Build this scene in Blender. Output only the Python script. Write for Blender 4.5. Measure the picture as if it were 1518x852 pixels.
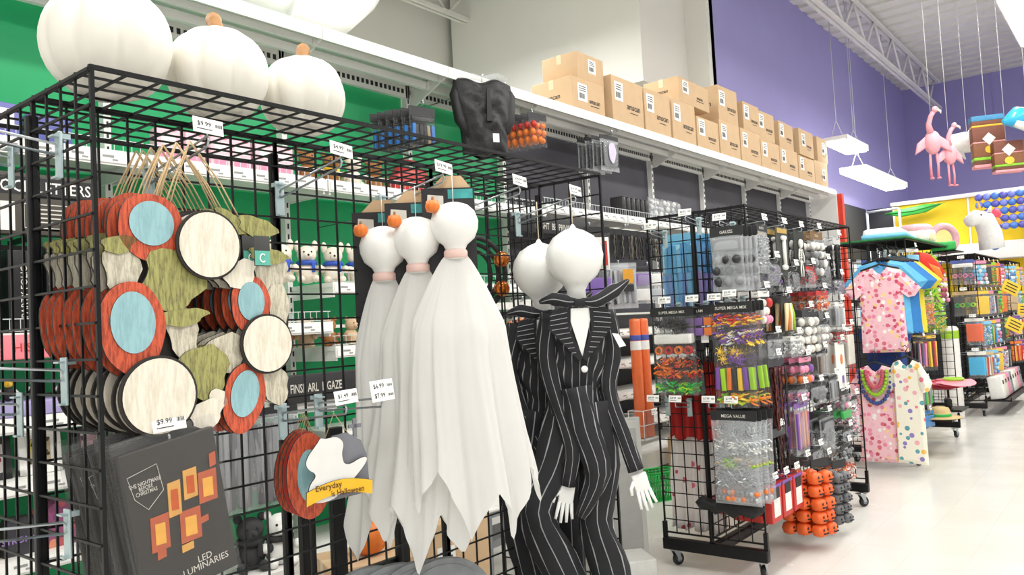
import bpy, bmesh, math, random
from mathutils import Vector, Matrix, noise

for o in list(bpy.data.objects):
    bpy.data.objects.remove(o)
sc = bpy.context.scene
C = sc.collection
rnd = random.Random(11)
PI = math.pi

# ------------------------------------------------------------------ camera
def set_camera():
    yaw, pitch, roll, F, H = .675, .0467, -.0525, 1185., 1.46
    f = Vector((math.cos(yaw)*math.cos(pitch), math.sin(yaw)*math.cos(pitch), math.sin(pitch)))
    r = f.cross(Vector((0, 0, 1))).normalized(); u = r.cross(f)
    c, s = math.cos(roll), math.sin(roll)
    r2 = c*r+s*u; u2 = -s*r+c*u
    cd = bpy.data.cameras.new('camera'); cd.sensor_width = 36; cd.lens = F/1518*36
    cd.clip_start = .05; cd.clip_end = 200
    co = bpy.data.objects.new('camera', cd); C.objects.link(co)
    m = Matrix(((r2.x, u2.x, -f.x, 0), (r2.y, u2.y, -f.y, 0), (r2.z, u2.z, -f.z, H), (0, 0, 0, 1)))
    co.matrix_world = m
    sc.camera = co
set_camera()

# ------------------------------------------------------------------ world + exposure
w = bpy.data.worlds.new('world'); sc.world = w; w.use_nodes = True
bg = w.node_tree.nodes['Background']
bg.inputs[0].default_value = (1, .985, .96, 1); bg.inputs[1].default_value = .8
sc.view_settings.view_transform = 'Standard'; sc.view_settings.look = 'None'
sc.view_settings.exposure = .0; sc.view_settings.gamma = 1; sc.view_settings.use_curve_mapping = False

# ------------------------------------------------------------------ store lights (below the ceiling fixtures built further down)
FIXTURES = [(-1.5, -1.6), (2.0, -1.6), (5.5, -1.6), (9.0, -1.6), (12.5, -1.6), (16, -1.6), (1.2, 5.6), (5.6, 5.3), (-1.5, 1.1), (2.0, 1.1), (5.5, 1.1), (9.0, 1.1), (12.5, 1.1), (16, 1.1)]
FZ = 5.1
def area(x, y, z, sx, sy, power):
    l = bpy.data.lights.new('strip_light', 'AREA'); l.shape = 'RECTANGLE'; l.size = sx; l.size_y = sy; l.energy = power
    l.color = (1, .985, .955)
    o = bpy.data.objects.new('strip_light', l); C.objects.link(o); o.location = (x, y, z)
for fx, fy in FIXTURES: area(fx, fy, FZ-.1, 2.3, .3, 62 if fy < 4 else 130)
HUNG = [(12.9, 3.55, 3.93, 1.1), (14.3, 3.5, 3.55, 2.6)]
for hx, hy, hz, hl in HUNG: area(hx, hy, hz-.05, hl, .2, 16*hl)

# ------------------------------------------------------------------ materials
def lin(h):
    h = h.lstrip('#')
    out = []
    for i in (0, 2, 4):
        c = int(h[i:i+2], 16)/255
        out.append(c/12.92 if c <= .04045 else ((c+.055)/1.055)**2.4)
    return tuple(out)
MC = {}
def mat(col, rough=.5, metal=0, var=.12, scale=25, bump=0, trans=0, emit=0, spec=.5, coat=0, name=None):
    key = (col, rough, metal, var, scale, bump, trans, emit, spec, coat)
    if key in MC: return MC[key]
    m = bpy.data.materials.new(name or 'surface_'+col.lstrip('#')); m.use_nodes = True
    nt = m.node_tree; p = nt.nodes['Principled BSDF']
    c = lin(col)
    p.inputs['Roughness'].default_value = rough; p.inputs['Metallic'].default_value = metal
    p.inputs['Specular IOR Level'].default_value = spec
    p.inputs['Coat Weight'].default_value = coat
    tc = nt.nodes.new('ShaderNodeTexCoord')
    nz = nt.nodes.new('ShaderNodeTexNoise'); nz.inputs['Scale'].default_value = scale; nz.inputs['Detail'].default_value = 3
    nt.links.new(tc.outputs['Object'], nz.inputs['Vector'])
    mx = nt.nodes.new('ShaderNodeMix'); mx.data_type = 'RGBA'
    mx.inputs['A'].default_value = (*[max(0, v*(1-var)) for v in c], 1); mx.inputs['B'].default_value = (*[min(1, v*(1+var)) for v in c], 1)
    nt.links.new(nz.outputs['Fac'], mx.inputs['Factor']); nt.links.new(mx.outputs['Result'], p.inputs['Base Color'])
    if bump:
        b = nt.nodes.new('ShaderNodeBump'); b.inputs['Strength'].default_value = bump; b.inputs['Distance'].default_value = .01
        nt.links.new(nz.outputs['Fac'], b.inputs['Height']); nt.links.new(b.outputs['Normal'], p.inputs['Normal'])
    if emit:
        p.inputs['Emission Color'].default_value = (*c, 1); p.inputs['Emission Strength'].default_value = emit
    if trans:
        out = nt.nodes['Material Output']; t = nt.nodes.new('ShaderNodeBsdfTranslucent'); ms = nt.nodes.new('ShaderNodeMixShader')
        nt.links.new(mx.outputs['Result'], t.inputs['Color']); ms.inputs[0].default_value = trans
        nt.links.new(p.outputs[0], ms.inputs[1]); nt.links.new(t.outputs[0], ms.inputs[2]); nt.links.new(ms.outputs[0], out.inputs[0])
    MC[key] = m
    return m
def clear_mat(name, tint, fac, rough=.12):
    m = bpy.data.materials.new(name); m.use_nodes = True; nt = m.node_tree; p = nt.nodes['Principled BSDF']
    p.inputs['Base Color'].default_value = (*lin(tint), 1); p.inputs['Roughness'].default_value = rough
    nz = nt.nodes.new('ShaderNodeTexNoise'); nz.inputs['Scale'].default_value = 45
    tc = nt.nodes.new('ShaderNodeTexCoord'); nt.links.new(tc.outputs['Object'], nz.inputs['Vector'])
    b = nt.nodes.new('ShaderNodeBump'); b.inputs['Strength'].default_value = .6; b.inputs['Distance'].default_value = .01
    nt.links.new(nz.outputs['Fac'], b.inputs['Height']); nt.links.new(b.outputs['Normal'], p.inputs['Normal'])
    t = nt.nodes.new('ShaderNodeBsdfTransparent'); ms = nt.nodes.new('ShaderNodeMixShader'); ms.inputs[0].default_value = fac
    nt.links.new(t.outputs[0], ms.inputs[1]); nt.links.new(p.outputs[0], ms.inputs[2]); nt.links.new(ms.outputs[0], nt.nodes['Material Output'].inputs[0])
    return m
CLEAR = clear_mat('clear_plastic', '#9a9a9a', .11)
FILM = clear_mat('glossy_film', '#e8ecf0', .24)
BLUEFILM = clear_mat('blue_film', '#6ab4e0', .4)
def print_mat(name, cols, scale=14, base='#f2e6dd', thr=.5, rough=.7):
    """printed fabric: voronoi petals of several colours over a ground"""
    m = bpy.data.materials.new(name); m.use_nodes = True; nt = m.node_tree; p = nt.nodes['Principled BSDF']
    p.inputs['Roughness'].default_value = rough
    tc = nt.nodes.new('ShaderNodeTexCoord'); v = nt.nodes.new('ShaderNodeTexVoronoi'); v.inputs['Scale'].default_value = scale
    nt.links.new(tc.outputs['Object'], v.inputs['Vector'])
    sep = nt.nodes.new('ShaderNodeSeparateColor'); nt.links.new(v.outputs['Color'], sep.inputs[0])
    cr = nt.nodes.new('ShaderNodeValToRGB'); cr.color_ramp.interpolation = 'CONSTANT'
    e = cr.color_ramp.elements
    while len(e) < len(cols): e.new(.5)
    for i, c in enumerate(cols): e[i].position = i/len(cols); e[i].color = (*lin(c), 1)
    nt.links.new(sep.outputs[0], cr.inputs[0])
    lt = nt.nodes.new('ShaderNodeMath'); lt.operation = 'LESS_THAN'; lt.inputs[1].default_value = thr
    nt.links.new(v.outputs['Distance'], lt.inputs[0])
    mx = nt.nodes.new('ShaderNodeMix'); mx.data_type = 'RGBA'; mx.inputs['A'].default_value = (*lin(base), 1)
    nt.links.new(lt.outputs[0], mx.inputs['Factor']); nt.links.new(cr.outputs[0], mx.inputs['B']); nt.links.new(mx.outputs['Result'], p.inputs['Base Color'])
    return m
def box_print(name, c0, c1, scale=9):
    return print_mat(name, [c1, c0, c1], scale, c0, .32, .35)
BLACK = mat('#0d0d0f', .42, spec=.3, name='black_powder_coat'); WHITE = mat('#f1f0ec', .5, var=.03, name='white_paint'); TAGW = mat('#f7f7f3', .6, var=.02, name='white_card')
INK = mat('#2a2a2c', .7, name='ink'); STEEL = mat('#aeb4b8', .28, .85, name='zinc_steel'); BRACKET = mat('#b9cccf', .35, .5, name='galvanised_plate')
CARD = mat('#cdae89', .8, var=.08, scale=12, name='cardboard'); TAPE = mat('#e0c7a2', .4, name='packing_tape'); ORANGE = mat('#e8622a', .45, name='orange_plastic')

# ------------------------------------------------------------------ mesh builder
TXT = {}
class B:
    def __init__(s, m=None):
        s.v = []; s.f = []; s.mi = []; s.sm = []; s.ms = []; s.cur = 0
        if m: s.m(m)
    def m(s, mt):
        if mt not in s.ms: s.ms.append(mt)
        s.cur = s.ms.index(mt); return s
    def add(s, vs, fs, M=None, smooth=False, mis=None):
        k = len(s.v)
        s.v += [tuple(M @ Vector(p)) if M else tuple(p) for p in vs]
        for i, f in enumerate(fs):
            s.f.append([k+j for j in f]); s.mi.append(mis[i] if mis else s.cur); s.sm.append(smooth)
        return s
    def box(s, c, d, M=None):
        x, y, z = c; a, b, e = d[0]/2, d[1]/2, d[2]/2
        vs = [(x+i*a, y+j*b, z+k*e) for i in (-1, 1) for j in (-1, 1) for k in (-1, 1)]
        return s.add(vs, [(0, 1, 3, 2), (4, 6, 7, 5), (0, 4, 5, 1), (2, 3, 7, 6), (0, 2, 6, 4), (1, 5, 7, 3)], M)
    def rbox(s, c, d, r=.01, M=None):
        bm = bmesh.new(); bmesh.ops.create_cube(bm, size=1)
        for v in bm.verts: v.co = Vector((v.co.x*d[0], v.co.y*d[1], v.co.z*d[2]))
        bmesh.ops.bevel(bm, geom=bm.edges[:], offset=min(r, min(d)*.45), segments=2, affect='EDGES', profile=.6)
        bm.verts.index_update()
        vs = [v.co+Vector(c) for v in bm.verts]; fs = [[v.index for v in f.verts] for f in bm.faces]; bm.free()
        return s.add(vs, fs, M, True)
    def tube(s, pts, r, n=6, M=None, closed=False, smooth=True, flat=1):
        pts = [Vector(p) for p in pts]; N = len(pts); vs = []; fs = []
        rs = r if isinstance(r, (list, tuple)) else [r]*N
        up = None
        for i, p in enumerate(pts):
            if closed: t = pts[(i+1) % N]-pts[i-1]
            else: t = pts[min(i+1, N-1)]-pts[max(i-1, 0)]
            t = t.normalized() if t.length > 1e-9 else Vector((0, 0, 1))
            if up is None: up = t.orthogonal().normalized()
            up = (up-t*up.dot(t))
            up = up.normalized() if up.length > 1e-6 else t.orthogonal().normalized()
            sd = t.cross(up)
            for k in range(n):
                a = 2*PI*k/n+PI/n
                vs.append(p+(up*math.cos(a)+sd*math.sin(a)*flat)*rs[i])
        for i in range(N if closed else N-1):
            j = (i+1) % N
            for k in range(n): fs.append((i*n+k, i*n+(k+1) % n, j*n+(k+1) % n, j*n+k))
        if not closed:
            fs.append(tuple(range(n-1, -1, -1))); fs.append(tuple((N-1)*n+k for k in range(n)))
        return s.add(vs, fs, M, smooth and n > 4)
    def lathe(s, prof, n=24, M=None, rib=None, smooth=True):
        vs = []; fs = []
        for (r, z) in prof:
            for k in range(n):
                a = 2*PI*k/n; q = r*(rib(a) if rib else 1)
                vs.append((q*math.cos(a), q*math.sin(a), z))
        for i in range(len(prof)-1):
            for k in range(n): fs.append((i*n+k, i*n+(k+1) % n, (i+1)*n+(k+1) % n, (i+1)*n+k))
        fs.append(tuple(range(n-1, -1, -1))); fs.append(tuple((len(prof)-1)*n+k for k in range(n)))
        return s.add(vs, fs, M, smooth)
    def ball(s, c, r, n=10, k=7, M=None):
        rx, ry, rz = r if isinstance(r, (tuple, list)) else (r, r, r)
        vs = []; fs = []
        for i in range(k+1):
            t = PI*i/k
            for j in range(n):
                a = 2*PI*j/n
                vs.append((c[0]+rx*math.sin(t)*math.cos(a), c[1]+ry*math.sin(t)*math.sin(a), c[2]-rz*math.cos(t)))
        for i in range(k):
            for j in range(n): fs.append((i*n+j, i*n+(j+1) % n, (i+1)*n+(j+1) % n, (i+1)*n+j))
        return s.add(vs, fs, M, True)
    def prism(s, pts, t, y=0, M=None, edge=None):
        """outline in local XZ extruded along Y (front face at y-t/2)"""
        n = len(pts)
        vs = [(x, y-t/2, z) for x, z in pts]+[(x, y+t/2, z) for x, z in pts]
        fs = [tuple(range(n)), tuple(range(2*n-1, n-1, -1))]+[(i, i+n, (i+1) % n+n, (i+1) % n) for i in range(n)]
        mis = None
        if edge:
            c0 = s.cur; s.m(edge); mis = [c0, s.cur]+[s.cur]*n; s.cur = c0
        return s.add(vs, fs, M, mis=mis)
    def sheet(s, fn, nu, nv, M=None, thick=0, closed=False, smooth=True):
        vs = []; fs = []
        for j in range(nv+1):
            for i in range(nu+(0 if closed else 1)): vs.append(fn(i/nu, j/nv))
        W = nu if closed else nu+1
        for j in range(nv):
            for i in range(nu): fs.append((j*W+i, j*W+(i+1) % W, (j+1)*W+(i+1) % W, (j+1)*W+i))
        return s.add(vs, fs, M, smooth)
    def text(s, t, size, M, bold=0, xs=1):
        """lettering standing in local XZ facing -Y, centred on M's origin"""
        key = (t, bold)
        if key not in TXT:
            cu = bpy.data.curves.new('lettering', 'FONT'); cu.body = t; cu.size = 1; cu.align_x = 'CENTER'; cu.align_y = 'CENTER'; cu.resolution_u = 2; cu.offset = bold; cu.space_line = .8
            o = bpy.data.objects.new('lettering', cu); C.objects.link(o)
            dg = bpy.context.evaluated_depsgraph_get(); me = bpy.data.meshes.new_from_object(o.evaluated_get(dg))
            TXT[key] = ([v.co.copy() for v in me.vertices], [tuple(p.vertices) for p in me.polygons])
            bpy.data.objects.remove(o); bpy.data.curves.remove(cu); bpy.data.meshes.remove(me)
        vs, fs = TXT[key]
        return s.add([(v.x*size*xs, 0, v.y*size) for v in vs], fs, M)
    def mesh(s, name):
        me = bpy.data.meshes.new(name); me.from_pydata([tuple(v) for v in s.v], [], s.f)
        for mt in s.ms: me.materials.append(mt)
        me.polygons.foreach_set('material_index', s.mi); me.polygons.foreach_set('use_smooth', s.sm); me.update()
        return me
    def build(s, name, parent=None, loc=(0, 0, 0), rot=(0, 0, 0), label=None):
        return place(name, s.mesh(name), parent, loc, rot, label)
def place(name, me, parent=None, loc=(0, 0, 0), rot=(0, 0, 0), label=None):
    o = bpy.data.objects.new(name, me); C.objects.link(o); o.location = loc; o.rotation_euler = rot
    if parent: o.parent = parent; KIDS.setdefault(parent.name, []).append(o)
    if label: o['label'] = label
    return o
KIDS = {}
def T(x=0, y=0, z=0): return Matrix.Translation((x, y, z))
def RX(a): return Matrix.Rotation(a, 4, 'X')
def RY(a): return Matrix.Rotation(a, 4, 'Y')
def RZ(a): return Matrix.Rotation(a, 4, 'Z')
def thing(name, label, cat, loc=(0, 0, 0), rz=0, group=None):
    o = bpy.data.objects.new(name, None); C.objects.link(o); o.location = loc; o.rotation_euler = (0, 0, rz); o.empty_display_size = .1
    return tag(o, label, cat, group)
def tag(o, label, cat, group=None):
    o['label'] = label; o['category'] = cat
    if group: o['group'] = group
    return o
def struct(o): o['kind'] = 'structure'; return o
def dup(root, loc=None, rot=None, label=None, group=None):
    def cp(o, par):
        c = o.copy(); C.objects.link(c)
        if par: c.parent = par; KIDS.setdefault(par.name, []).append(c)
        for ch in TREE(o): cp(ch, c)
        return c
    r = cp(root, None)
    if loc is not None: r.location = loc
    if rot is not None: r.rotation_euler = rot
    if label: r['label'] = label
    if group: r['group'] = group
    return r
def TREE(o): return list(KIDS.get(o.name, ()))
ORD = ['first', 'second', 'third', 'fourth', 'fifth', 'sixth', 'seventh', 'eighth', 'ninth', 'tenth']
def rowcopies(root, n, step, label, group, jit=.0, tilt=0, cond=None):
    """n further copies of a hung or stacked thing behind the front one"""
    root['group'] = group
    out = []
    for i in range(1, n+1):
        p = Vector(root.location)+Vector(step)*i
        r = Vector(root.rotation_euler)
        out.append(dup(root, (p.x+rnd.uniform(-jit, jit), p.y, p.z+rnd.uniform(-jit, jit)*.6), (r.x+rnd.uniform(-tilt, tilt)*.3, r.y+rnd.uniform(-tilt, tilt), r.z+rnd.uniform(-tilt, tilt)), label+f', {ORD[i]} from the front', group))
    return out
# ================================================================== THE SETTING
def floor_mat():
    m = bpy.data.materials.new('waxed_vinyl_floor'); m.use_nodes = True; nt = m.node_tree; p = nt.nodes['Principled BSDF']
    tc = nt.nodes.new('ShaderNodeTexCoord')
    br = nt.nodes.new('ShaderNodeTexBrick'); br.inputs['Scale'].default_value = 1; br.offset = 0
    br.inputs['Brick Width'].default_value = .305; br.inputs['Row Height'].default_value = .305; br.inputs['Mortar Size'].default_value = .0012
    br.inputs['Color1'].default_value = (*lin('#e6e4de'), 1); br.inputs['Color2'].default_value = (*lin('#e1dfd8'), 1); br.inputs['Mortar'].default_value = (*lin('#d2d0c9'), 1)
    nt.links.new(tc.outputs['Object'], br.inputs['Vector'])
    nz = nt.nodes.new('ShaderNodeTexNoise'); nz.inputs['Scale'].default_value = 60; nz.inputs['Detail'].default_value = 5
    nt.links.new(tc.outputs['Object'], nz.inputs['Vector'])
    mx = nt.nodes.new('ShaderNodeMix'); mx.data_type = 'RGBA'; mx.blend_type = 'MULTIPLY'; mx.inputs['Factor'].default_value = .12
    nt.links.new(br.outputs['Color'], mx.inputs['A']); nt.links.new(nz.outputs['Color'], mx.inputs['B']); nt.links.new(mx.outputs['Result'], p.inputs['Base Color'])
    n2 = nt.nodes.new('ShaderNodeTexNoise'); n2.inputs['Scale'].default_value = 2.5; nt.links.new(tc.outputs['Object'], n2.inputs['Vector'])
    mr = nt.nodes.new('ShaderNodeMapRange'); mr.inputs['To Min'].default_value = .12; mr.inputs['To Max'].default_value = .34
    nt.links.new(n2.outputs['Fac'], mr.inputs['Value']); nt.links.new(mr.outputs['Result'], p.inputs['Roughness'])
    return m
struct(B(floor_mat()).box((8, 1, -.05), (26, 16, .1)).build('floor'))
WALLW = mat('#ecebe6', .7, var=.02, scale=3, name='white_wall_paint'); PURPLE = mat('#a6a1da', .7, var=.04, scale=2, name='purple_wall_paint')
struct(B(WALLW).box((2.5, 7.7, 3.2), (14.2, .2, 6.4)).build('wall_back'))
struct(B(WALLW).box((9.6, 5.9, 3.2), (.2, 3.4, 6.4)).build('wall_return'))
b = B(WALLW).box((8.9, 6.0, 5.2), (1.2, 3.0, 1.9)); struct(b.build('trim_1'))
struct(B(PURPLE).box((14.9, 4.3, 3.2), (10.6, .2, 6.4)).build('wall_purple'))
b = B(PURPLE).box((20.1, -.6, 3.2), (.2, 9.8, 6.4))
b.box((20, 2.4, 3.2), (.03, .03, 6.4)); struct(b.build('wall_far'))
struct(B(mat('#2b2d33', .6, var=.2, scale=2, name='dark_wall_panel')).box((14.3, 4.18, 1.65), (3.6, .04, 3.3)).build('trim_2'))
# ceiling: corrugated deck on open web joists
DECK = mat('#e9e8e4', .6, var=.03, scale=4, name='painted_deck')
b = B(DECK)
b.box((8, 1, 6.45), (26, 14, .06))
for i in range(58): b.box((-4+i*.42, 1, 6.4), (.2, 14, .05))
ceil = struct(b.build('ceiling'))
def joist(y, z0, z1, x0, x1):
    b = B(DECK)
    for z in (z0, z1):
        for s in (-.04, .04): b.box(((x0+x1)/2, y+s, z), (x1-x0, .05, .05))
    n = int((x1-x0)/.6)
    for i in range(n):
        a = x0+i*.6; up = i % 2
        b.tube([(a, y, z0 if up else z1), (a+.6, y, z1 if up else z0)], .022, 5)
    b.build('joist', ceil)
for y in (7.2, 5.6, 3.4, 1.2, -1.0): joist(y, 5.72, 6.3, -3.5, 19.6 if y < 4.1 else 9.3)
# big round air duct behind the shelving
b = B(mat('#f3f2ee', .45, var=.02, name='painted_duct'))
pts = [(-3, 6.5, 4.95), (4.6, 6.5, 4.95)]+[(4.6+.9*math.sin(a), 6.5, 4.95+.9*(1-math.cos(a))) for a in (.3, .6, .9, 1.2, 1.5)]+[(5.5, 6.5, 6.35)]
b.tube(pts, .62, 28)
for x in (-1.5, 0, 1.5, 3, 4.5): b.tube([(x, 6.5, 4.95), (x+.05, 6.5, 4.95)], .64, 28)
struct(b.build('duct'))
# strip lights
LAMP = mat('#fffdf6', .4, emit=9, name='lit_diffuser'); CABLE = mat('#d8d8da', .5, name='cable')
def strip(x, y, z, L, w, top, label, group):
    t = thing('strip_light_fixture', label, 'light', (x, y, z), 0, group)
    b = B(WHITE); b.box((0, 0, .06), (L+.04, w+.06, .06)); b.box((0, w/2+.02, .02), (L+.04, .015, .05)); b.box((0, -w/2-.02, .02), (L+.04, .015, .05)); b.build('housing', t)
    B(LAMP).rbox((0, 0, .005), (L, w, .05), .015).build('diffuser', t)
    for s in (-.4, .4):
        B(CABLE).tube([(s*L, -w*.3, .09), (s*L, 0, .35), (s*L, 0, top-z)], .006, 5).build('cable', t)
        B(CABLE).tube([(s*L, w*.3, .09), (s*L, 0, .35)], .006, 5).build('cable', t)
for fx, fy in FIXTURES: strip(fx, fy, FZ, 2.3, .26, 6.38, 'long white ceiling strip light over the aisle' if fy < 4 else 'white ceiling strip light above the wall shelving', 'ceiling strip lights over the aisle' if fy < 4 else 'strip lights above the wall shelving')
strip(*HUNG[0][:3], HUNG[0][3], .3, 6.38, 'short hanging strip light beside the purple wall, above the longer one', None)
strip(*HUNG[1][:3], HUNG[1][3], .34, 6.38, 'long low hanging strip light in front of the purple wall', None)

# ------------------------------------------------------------------ wall shelving
SHELFW = mat('#eeede9', .4, var=.03, name='white_shelf_enamel'); GREEN = mat('#10a564', .45, var=.06, scale=3, name='green_back_panel'); CHAR = mat('#46454d', .6, var=.35, scale=2.2, name='charcoal_back_panel'); DARKP = mat('#202024', .55, name='black_back_panel')
def upright(root, x):
    b = B(SHELFW).box((x, 4.0, 1.6), (.035, .05, 3.2)); b.m(INK)
    for k in range(44): b.box((x-.0, 3.973, .35+k*.063), (.008, .006, .03))
    return b.build('upright', root)
def shelf(root, x0, x1, z, d=.42, rail=True, fence=False, name='shelf'):
    b = B(SHELFW); L = x1-x0-.01; x = (x0+x1)/2; yf = 4.0-d
    b.box((x, 4.0-d/2, z), (L, d, .025)); b.box((x, yf-.006, z-.02), (L, .012, .065))
    b.box((x0+.02, 4.0-d/2, z-.04), (.012, d, .06)); b.box((x1-.02, 4.0-d/2, z-.04), (.012, d, .06))
    o = b.build(name, root)
    if rail:
        b = B(TAGW).box((x, yf-.016, z-.02), (L*.98, .004, .045)); b.m(mat('#9a9a98', .7, name='faint_print'))
        k = x0+.08
        while k < x1-.1:
            b.box((k, yf-.019, z-.015), (.05, .001, .01)); b.box((k+.03, yf-.019, z-.03), (.025, .001, .007)); k += .13
        b.build('price_rail', o)
    if fence:
        b = B(mat('#dfe3e3', .35, .3, name='fence_wire'))
        for zz in (z+.02, z+.07): b.box((x, yf+.01, zz), (L, .004, .004))
        k = x0+.02
        while k < x1: b.box((k, yf+.01, z+.045), (.0025, .0025, .055)); k += .04
        b.build('wire_fence', o)
    return o
def top_shelf(root, x0, x1):
    b = B(SHELFW); L = x1-x0-.004; x = (x0+x1)/2
    b.box((x, 3.8, 3.19), (L, .42, .02)); b.box((x, 3.585, 3.175), (L, .014, .075)); b.box((x, 3.99, 3.13), (L, .03, .1)); b.box((x, 3.8, 3.13), (L, .03, .05)); b.box((x, 3.68, 3.15), (L, .02, .04))
    o = b.build('top_shelf', root)
    b = B(INK)
    for i in range(int(L/.04)): b.box((x0+.03+i*.04, 3.973, 3.125), (.02, .004, .03))
    b.build('slot_row', o)['kind'] = 'stuff'
    b = B(SHELFW).prism([(3.6, 3.17), (3.98, 3.17), (3.98, 3.02), (3.94, 3.02)], .012, 0, Matrix(((0, 1, 0, x0+.03), (1, 0, 0, 0), (0, 0, 1, 0), (0, 0, 0, 1)))); b.build('bracket', o)
def bay(root, x0, x1, m, lowm):
    L = x1-x0-.03; x = (x0+x1)/2
    B(m).rbox((x, 4.04, 2.75), (L, .02, .78), .004).build('back_panel', root)
    B(m).rbox((x, 4.04, 1.93), (L, .02, .82), .004).build('back_panel', root)
    B(lowm).rbox((x, 4.04, .9), (L, .02, 1.2), .004).build('back_panel', root)
    b = B(SHELFW).box((x, 3.72, .3), (L+.03, .58, .03)); b.box((x, 3.44, .24), (L+.03, .015, .13)); b.build('base_deck', root)
    b = B(mat('#8d8f90', .5, name='grey_kick_plate')).box((x, 3.5, .09), (L, .015, .17)); b.build('kick_plate', root)
GX = [.79, 1.83, 2.87, 3.91, 4.95]; KX = [4.95, 6.175, 7.4, 8.62, 9.85, 11.07, 12.3]
g = thing('wall_shelving', 'long white wall shelving with green back panels, left half of the back aisle', 'shelving', (0, 0, 0))
for x in GX[:-1]: upright(g, x)
for i in range(4):
    bay(g, GX[i], GX[i+1], GREEN, GREEN); top_shelf(g, GX[i], GX[i+1])
    shelf(g, GX[i], GX[i+1], 2.32, .4, True, True)
    for z in ([1.52, 1.18, .93, .62] if i == 0 else [1.74, 1.38, .9, .6] if i == 2 else [1.52, 1.1, .75] if i == 1 else [1.74, 1.38, 1.05, .7]):
        shelf(g, GX[i], GX[i+1], z, .4, True, z > 1.3)
k = thing('wall_shelving', 'long white wall shelving with charcoal back panels under the row of cartons', 'shelving', (0, 0, 0))
for x in KX: upright(k, x)
for i in range(6):
    bay(k, KX[i], KX[i+1], CHAR, DARKP); top_shelf(k, KX[i], KX[i+1])
    shelf(k, KX[i], KX[i+1], 2.36, .4, True, True)
    for z in [1.36, 1.09, .82, .55]: shelf(k, KX[i], KX[i+1], z, .4)
b = B(SHELFW).box((12.36, 3.82, 1.6), (.04, .46, 3.2)); b.build('end_panel', k)
b = B(mat('#e0402c', .4, name='red_paint')); b.box((12.42, 3.56, 1.58), (.1, .08, 3.16)); b.box((12.42, 3.82, 1.58), (.03, .46, 3.16)); b.build('end_trim', k, label='red end trim post')

# ------------------------------------------------------------------ cartons along the top shelf
LBL = mat('#f2f2ee', .6, var=.02, name='shipping_label')
def carton(x, y, z, w, d, h, label, rz=0, txt=True, group='cartons on the top shelf', lab=(-.2, .1), name='cardboard_carton'):
    t = thing(name, label, 'box', (x, y, z), rz, group)
    b = B(CARD); b.rbox((0, 0, h/2), (w, d, h), .006)
    b.m(INK); b.box((0, 0, h+.0005), (w*.96, .003, .001))
    if txt:
        b.text('amscan', .19*min(w, h), T(w*.17, -d/2-.002, h*.42), .014); b.box((w*.17, -d/2-.002, h*.42-.13*min(w, h)), (w*.26, .001, .006))
        b.text('amscan', .2*min(d, h), RZ(-PI/2) @ T(0, -w/2-.002, h*.5), .012)
    b.build('body', t)
    b = B(TAPE); b.box((0, 0, h+.001), (w*1.0, .05, .002)); b.box((-w/2-.001, 0, h-.04), (.002, .05, .08)); b.box((w/2+.001, 0, h-.04), (.002, .05, .08)); b.build('tape', t)
    b = B(LBL); lw, lh = min(.14, w*.28), min(.17, h*.5); lx, lz = w*lab[0], h*.5+h*lab[1]
    b.box((lx, -d/2-.002, lz), (lw, .002, lh)); b.m(INK)
    for i in range(7): b.box((lx-lw*.36+i*lw*.09, -d/2-.004, lz-lh*.2), (lw*(.03+.03*(i % 2)), .001, lh*.3))
    for i in range(3): b.box((lx, -d/2-.004, lz+lh*(.1+.12*i)), (lw*.7, .001, lh*.04))
    b.build('shipping_label', t)
    return t
Z0 = 3.202
carton(5.72, 3.84, Z0, .5, .42, .3, 'lower cardboard carton at the left end of the top shelf row')
carton(5.8, 3.83, Z0+.301, .42, .36, .24, 'smaller carton with a wide shipping label, topmost at the left end of the row', txt=False, lab=(.05, .1))
xs = [6.02, 6.6, 7.14, 7.7, 8.26, 8.84, 9.46, 10.08, 10.76, 11.44]
hs = [.42, .42, .43, .34, .4, .4, .36, .36, .34]
nth = ['first', 'second', 'third', 'fourth', 'fifth', 'sixth', 'seventh', 'eighth', 'ninth']
for i in range(9):
    a, c = xs[i], xs[i+1]
    carton((a+c)/2, 3.81, Z0, c-a-.03, .44, hs[i], f'{nth[i]} carton in the bottom row on the charcoal shelving, counted from the left pair', rnd.uniform(-.02, .02), lab=(-.29, .18))
for (x, w, h, zz, l) in [(7.72, .72, .26, .43, 'long low carton lying across the third and fourth cartons of the row'), (8.58, .5, .4, .4, 'carton stacked over the fifth carton on the top shelf'), (9.25, .48, .34, .402, 'carton stacked over the sixth carton on the top shelf'), (9.72, .5, .36, .362, 'carton stacked over the seventh carton on the top shelf'), (10.4, .55, .34, .362, 'carton stacked over the eighth carton on the top shelf')]:
    carton(x, 3.8, Z0+zz, w, .4, h, l, rnd.uniform(-.03, .03), lab=(-.3, .15))
carton(11.72, 3.8, Z0, .56, .42, .36, 'last carton of the bottom row, over the red end post', lab=(.2, 0))
carton(11.15, 3.8, Z0+.36, .6, .42, .36, 'carton stacked over the ninth carton near the red post', rnd.uniform(-.03, .03))
carton(11.86, 3.8, Z0+.362, .5, .4, .36, 'topmost carton at the right end of the row', .03, lab=(.1, .1))
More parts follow.
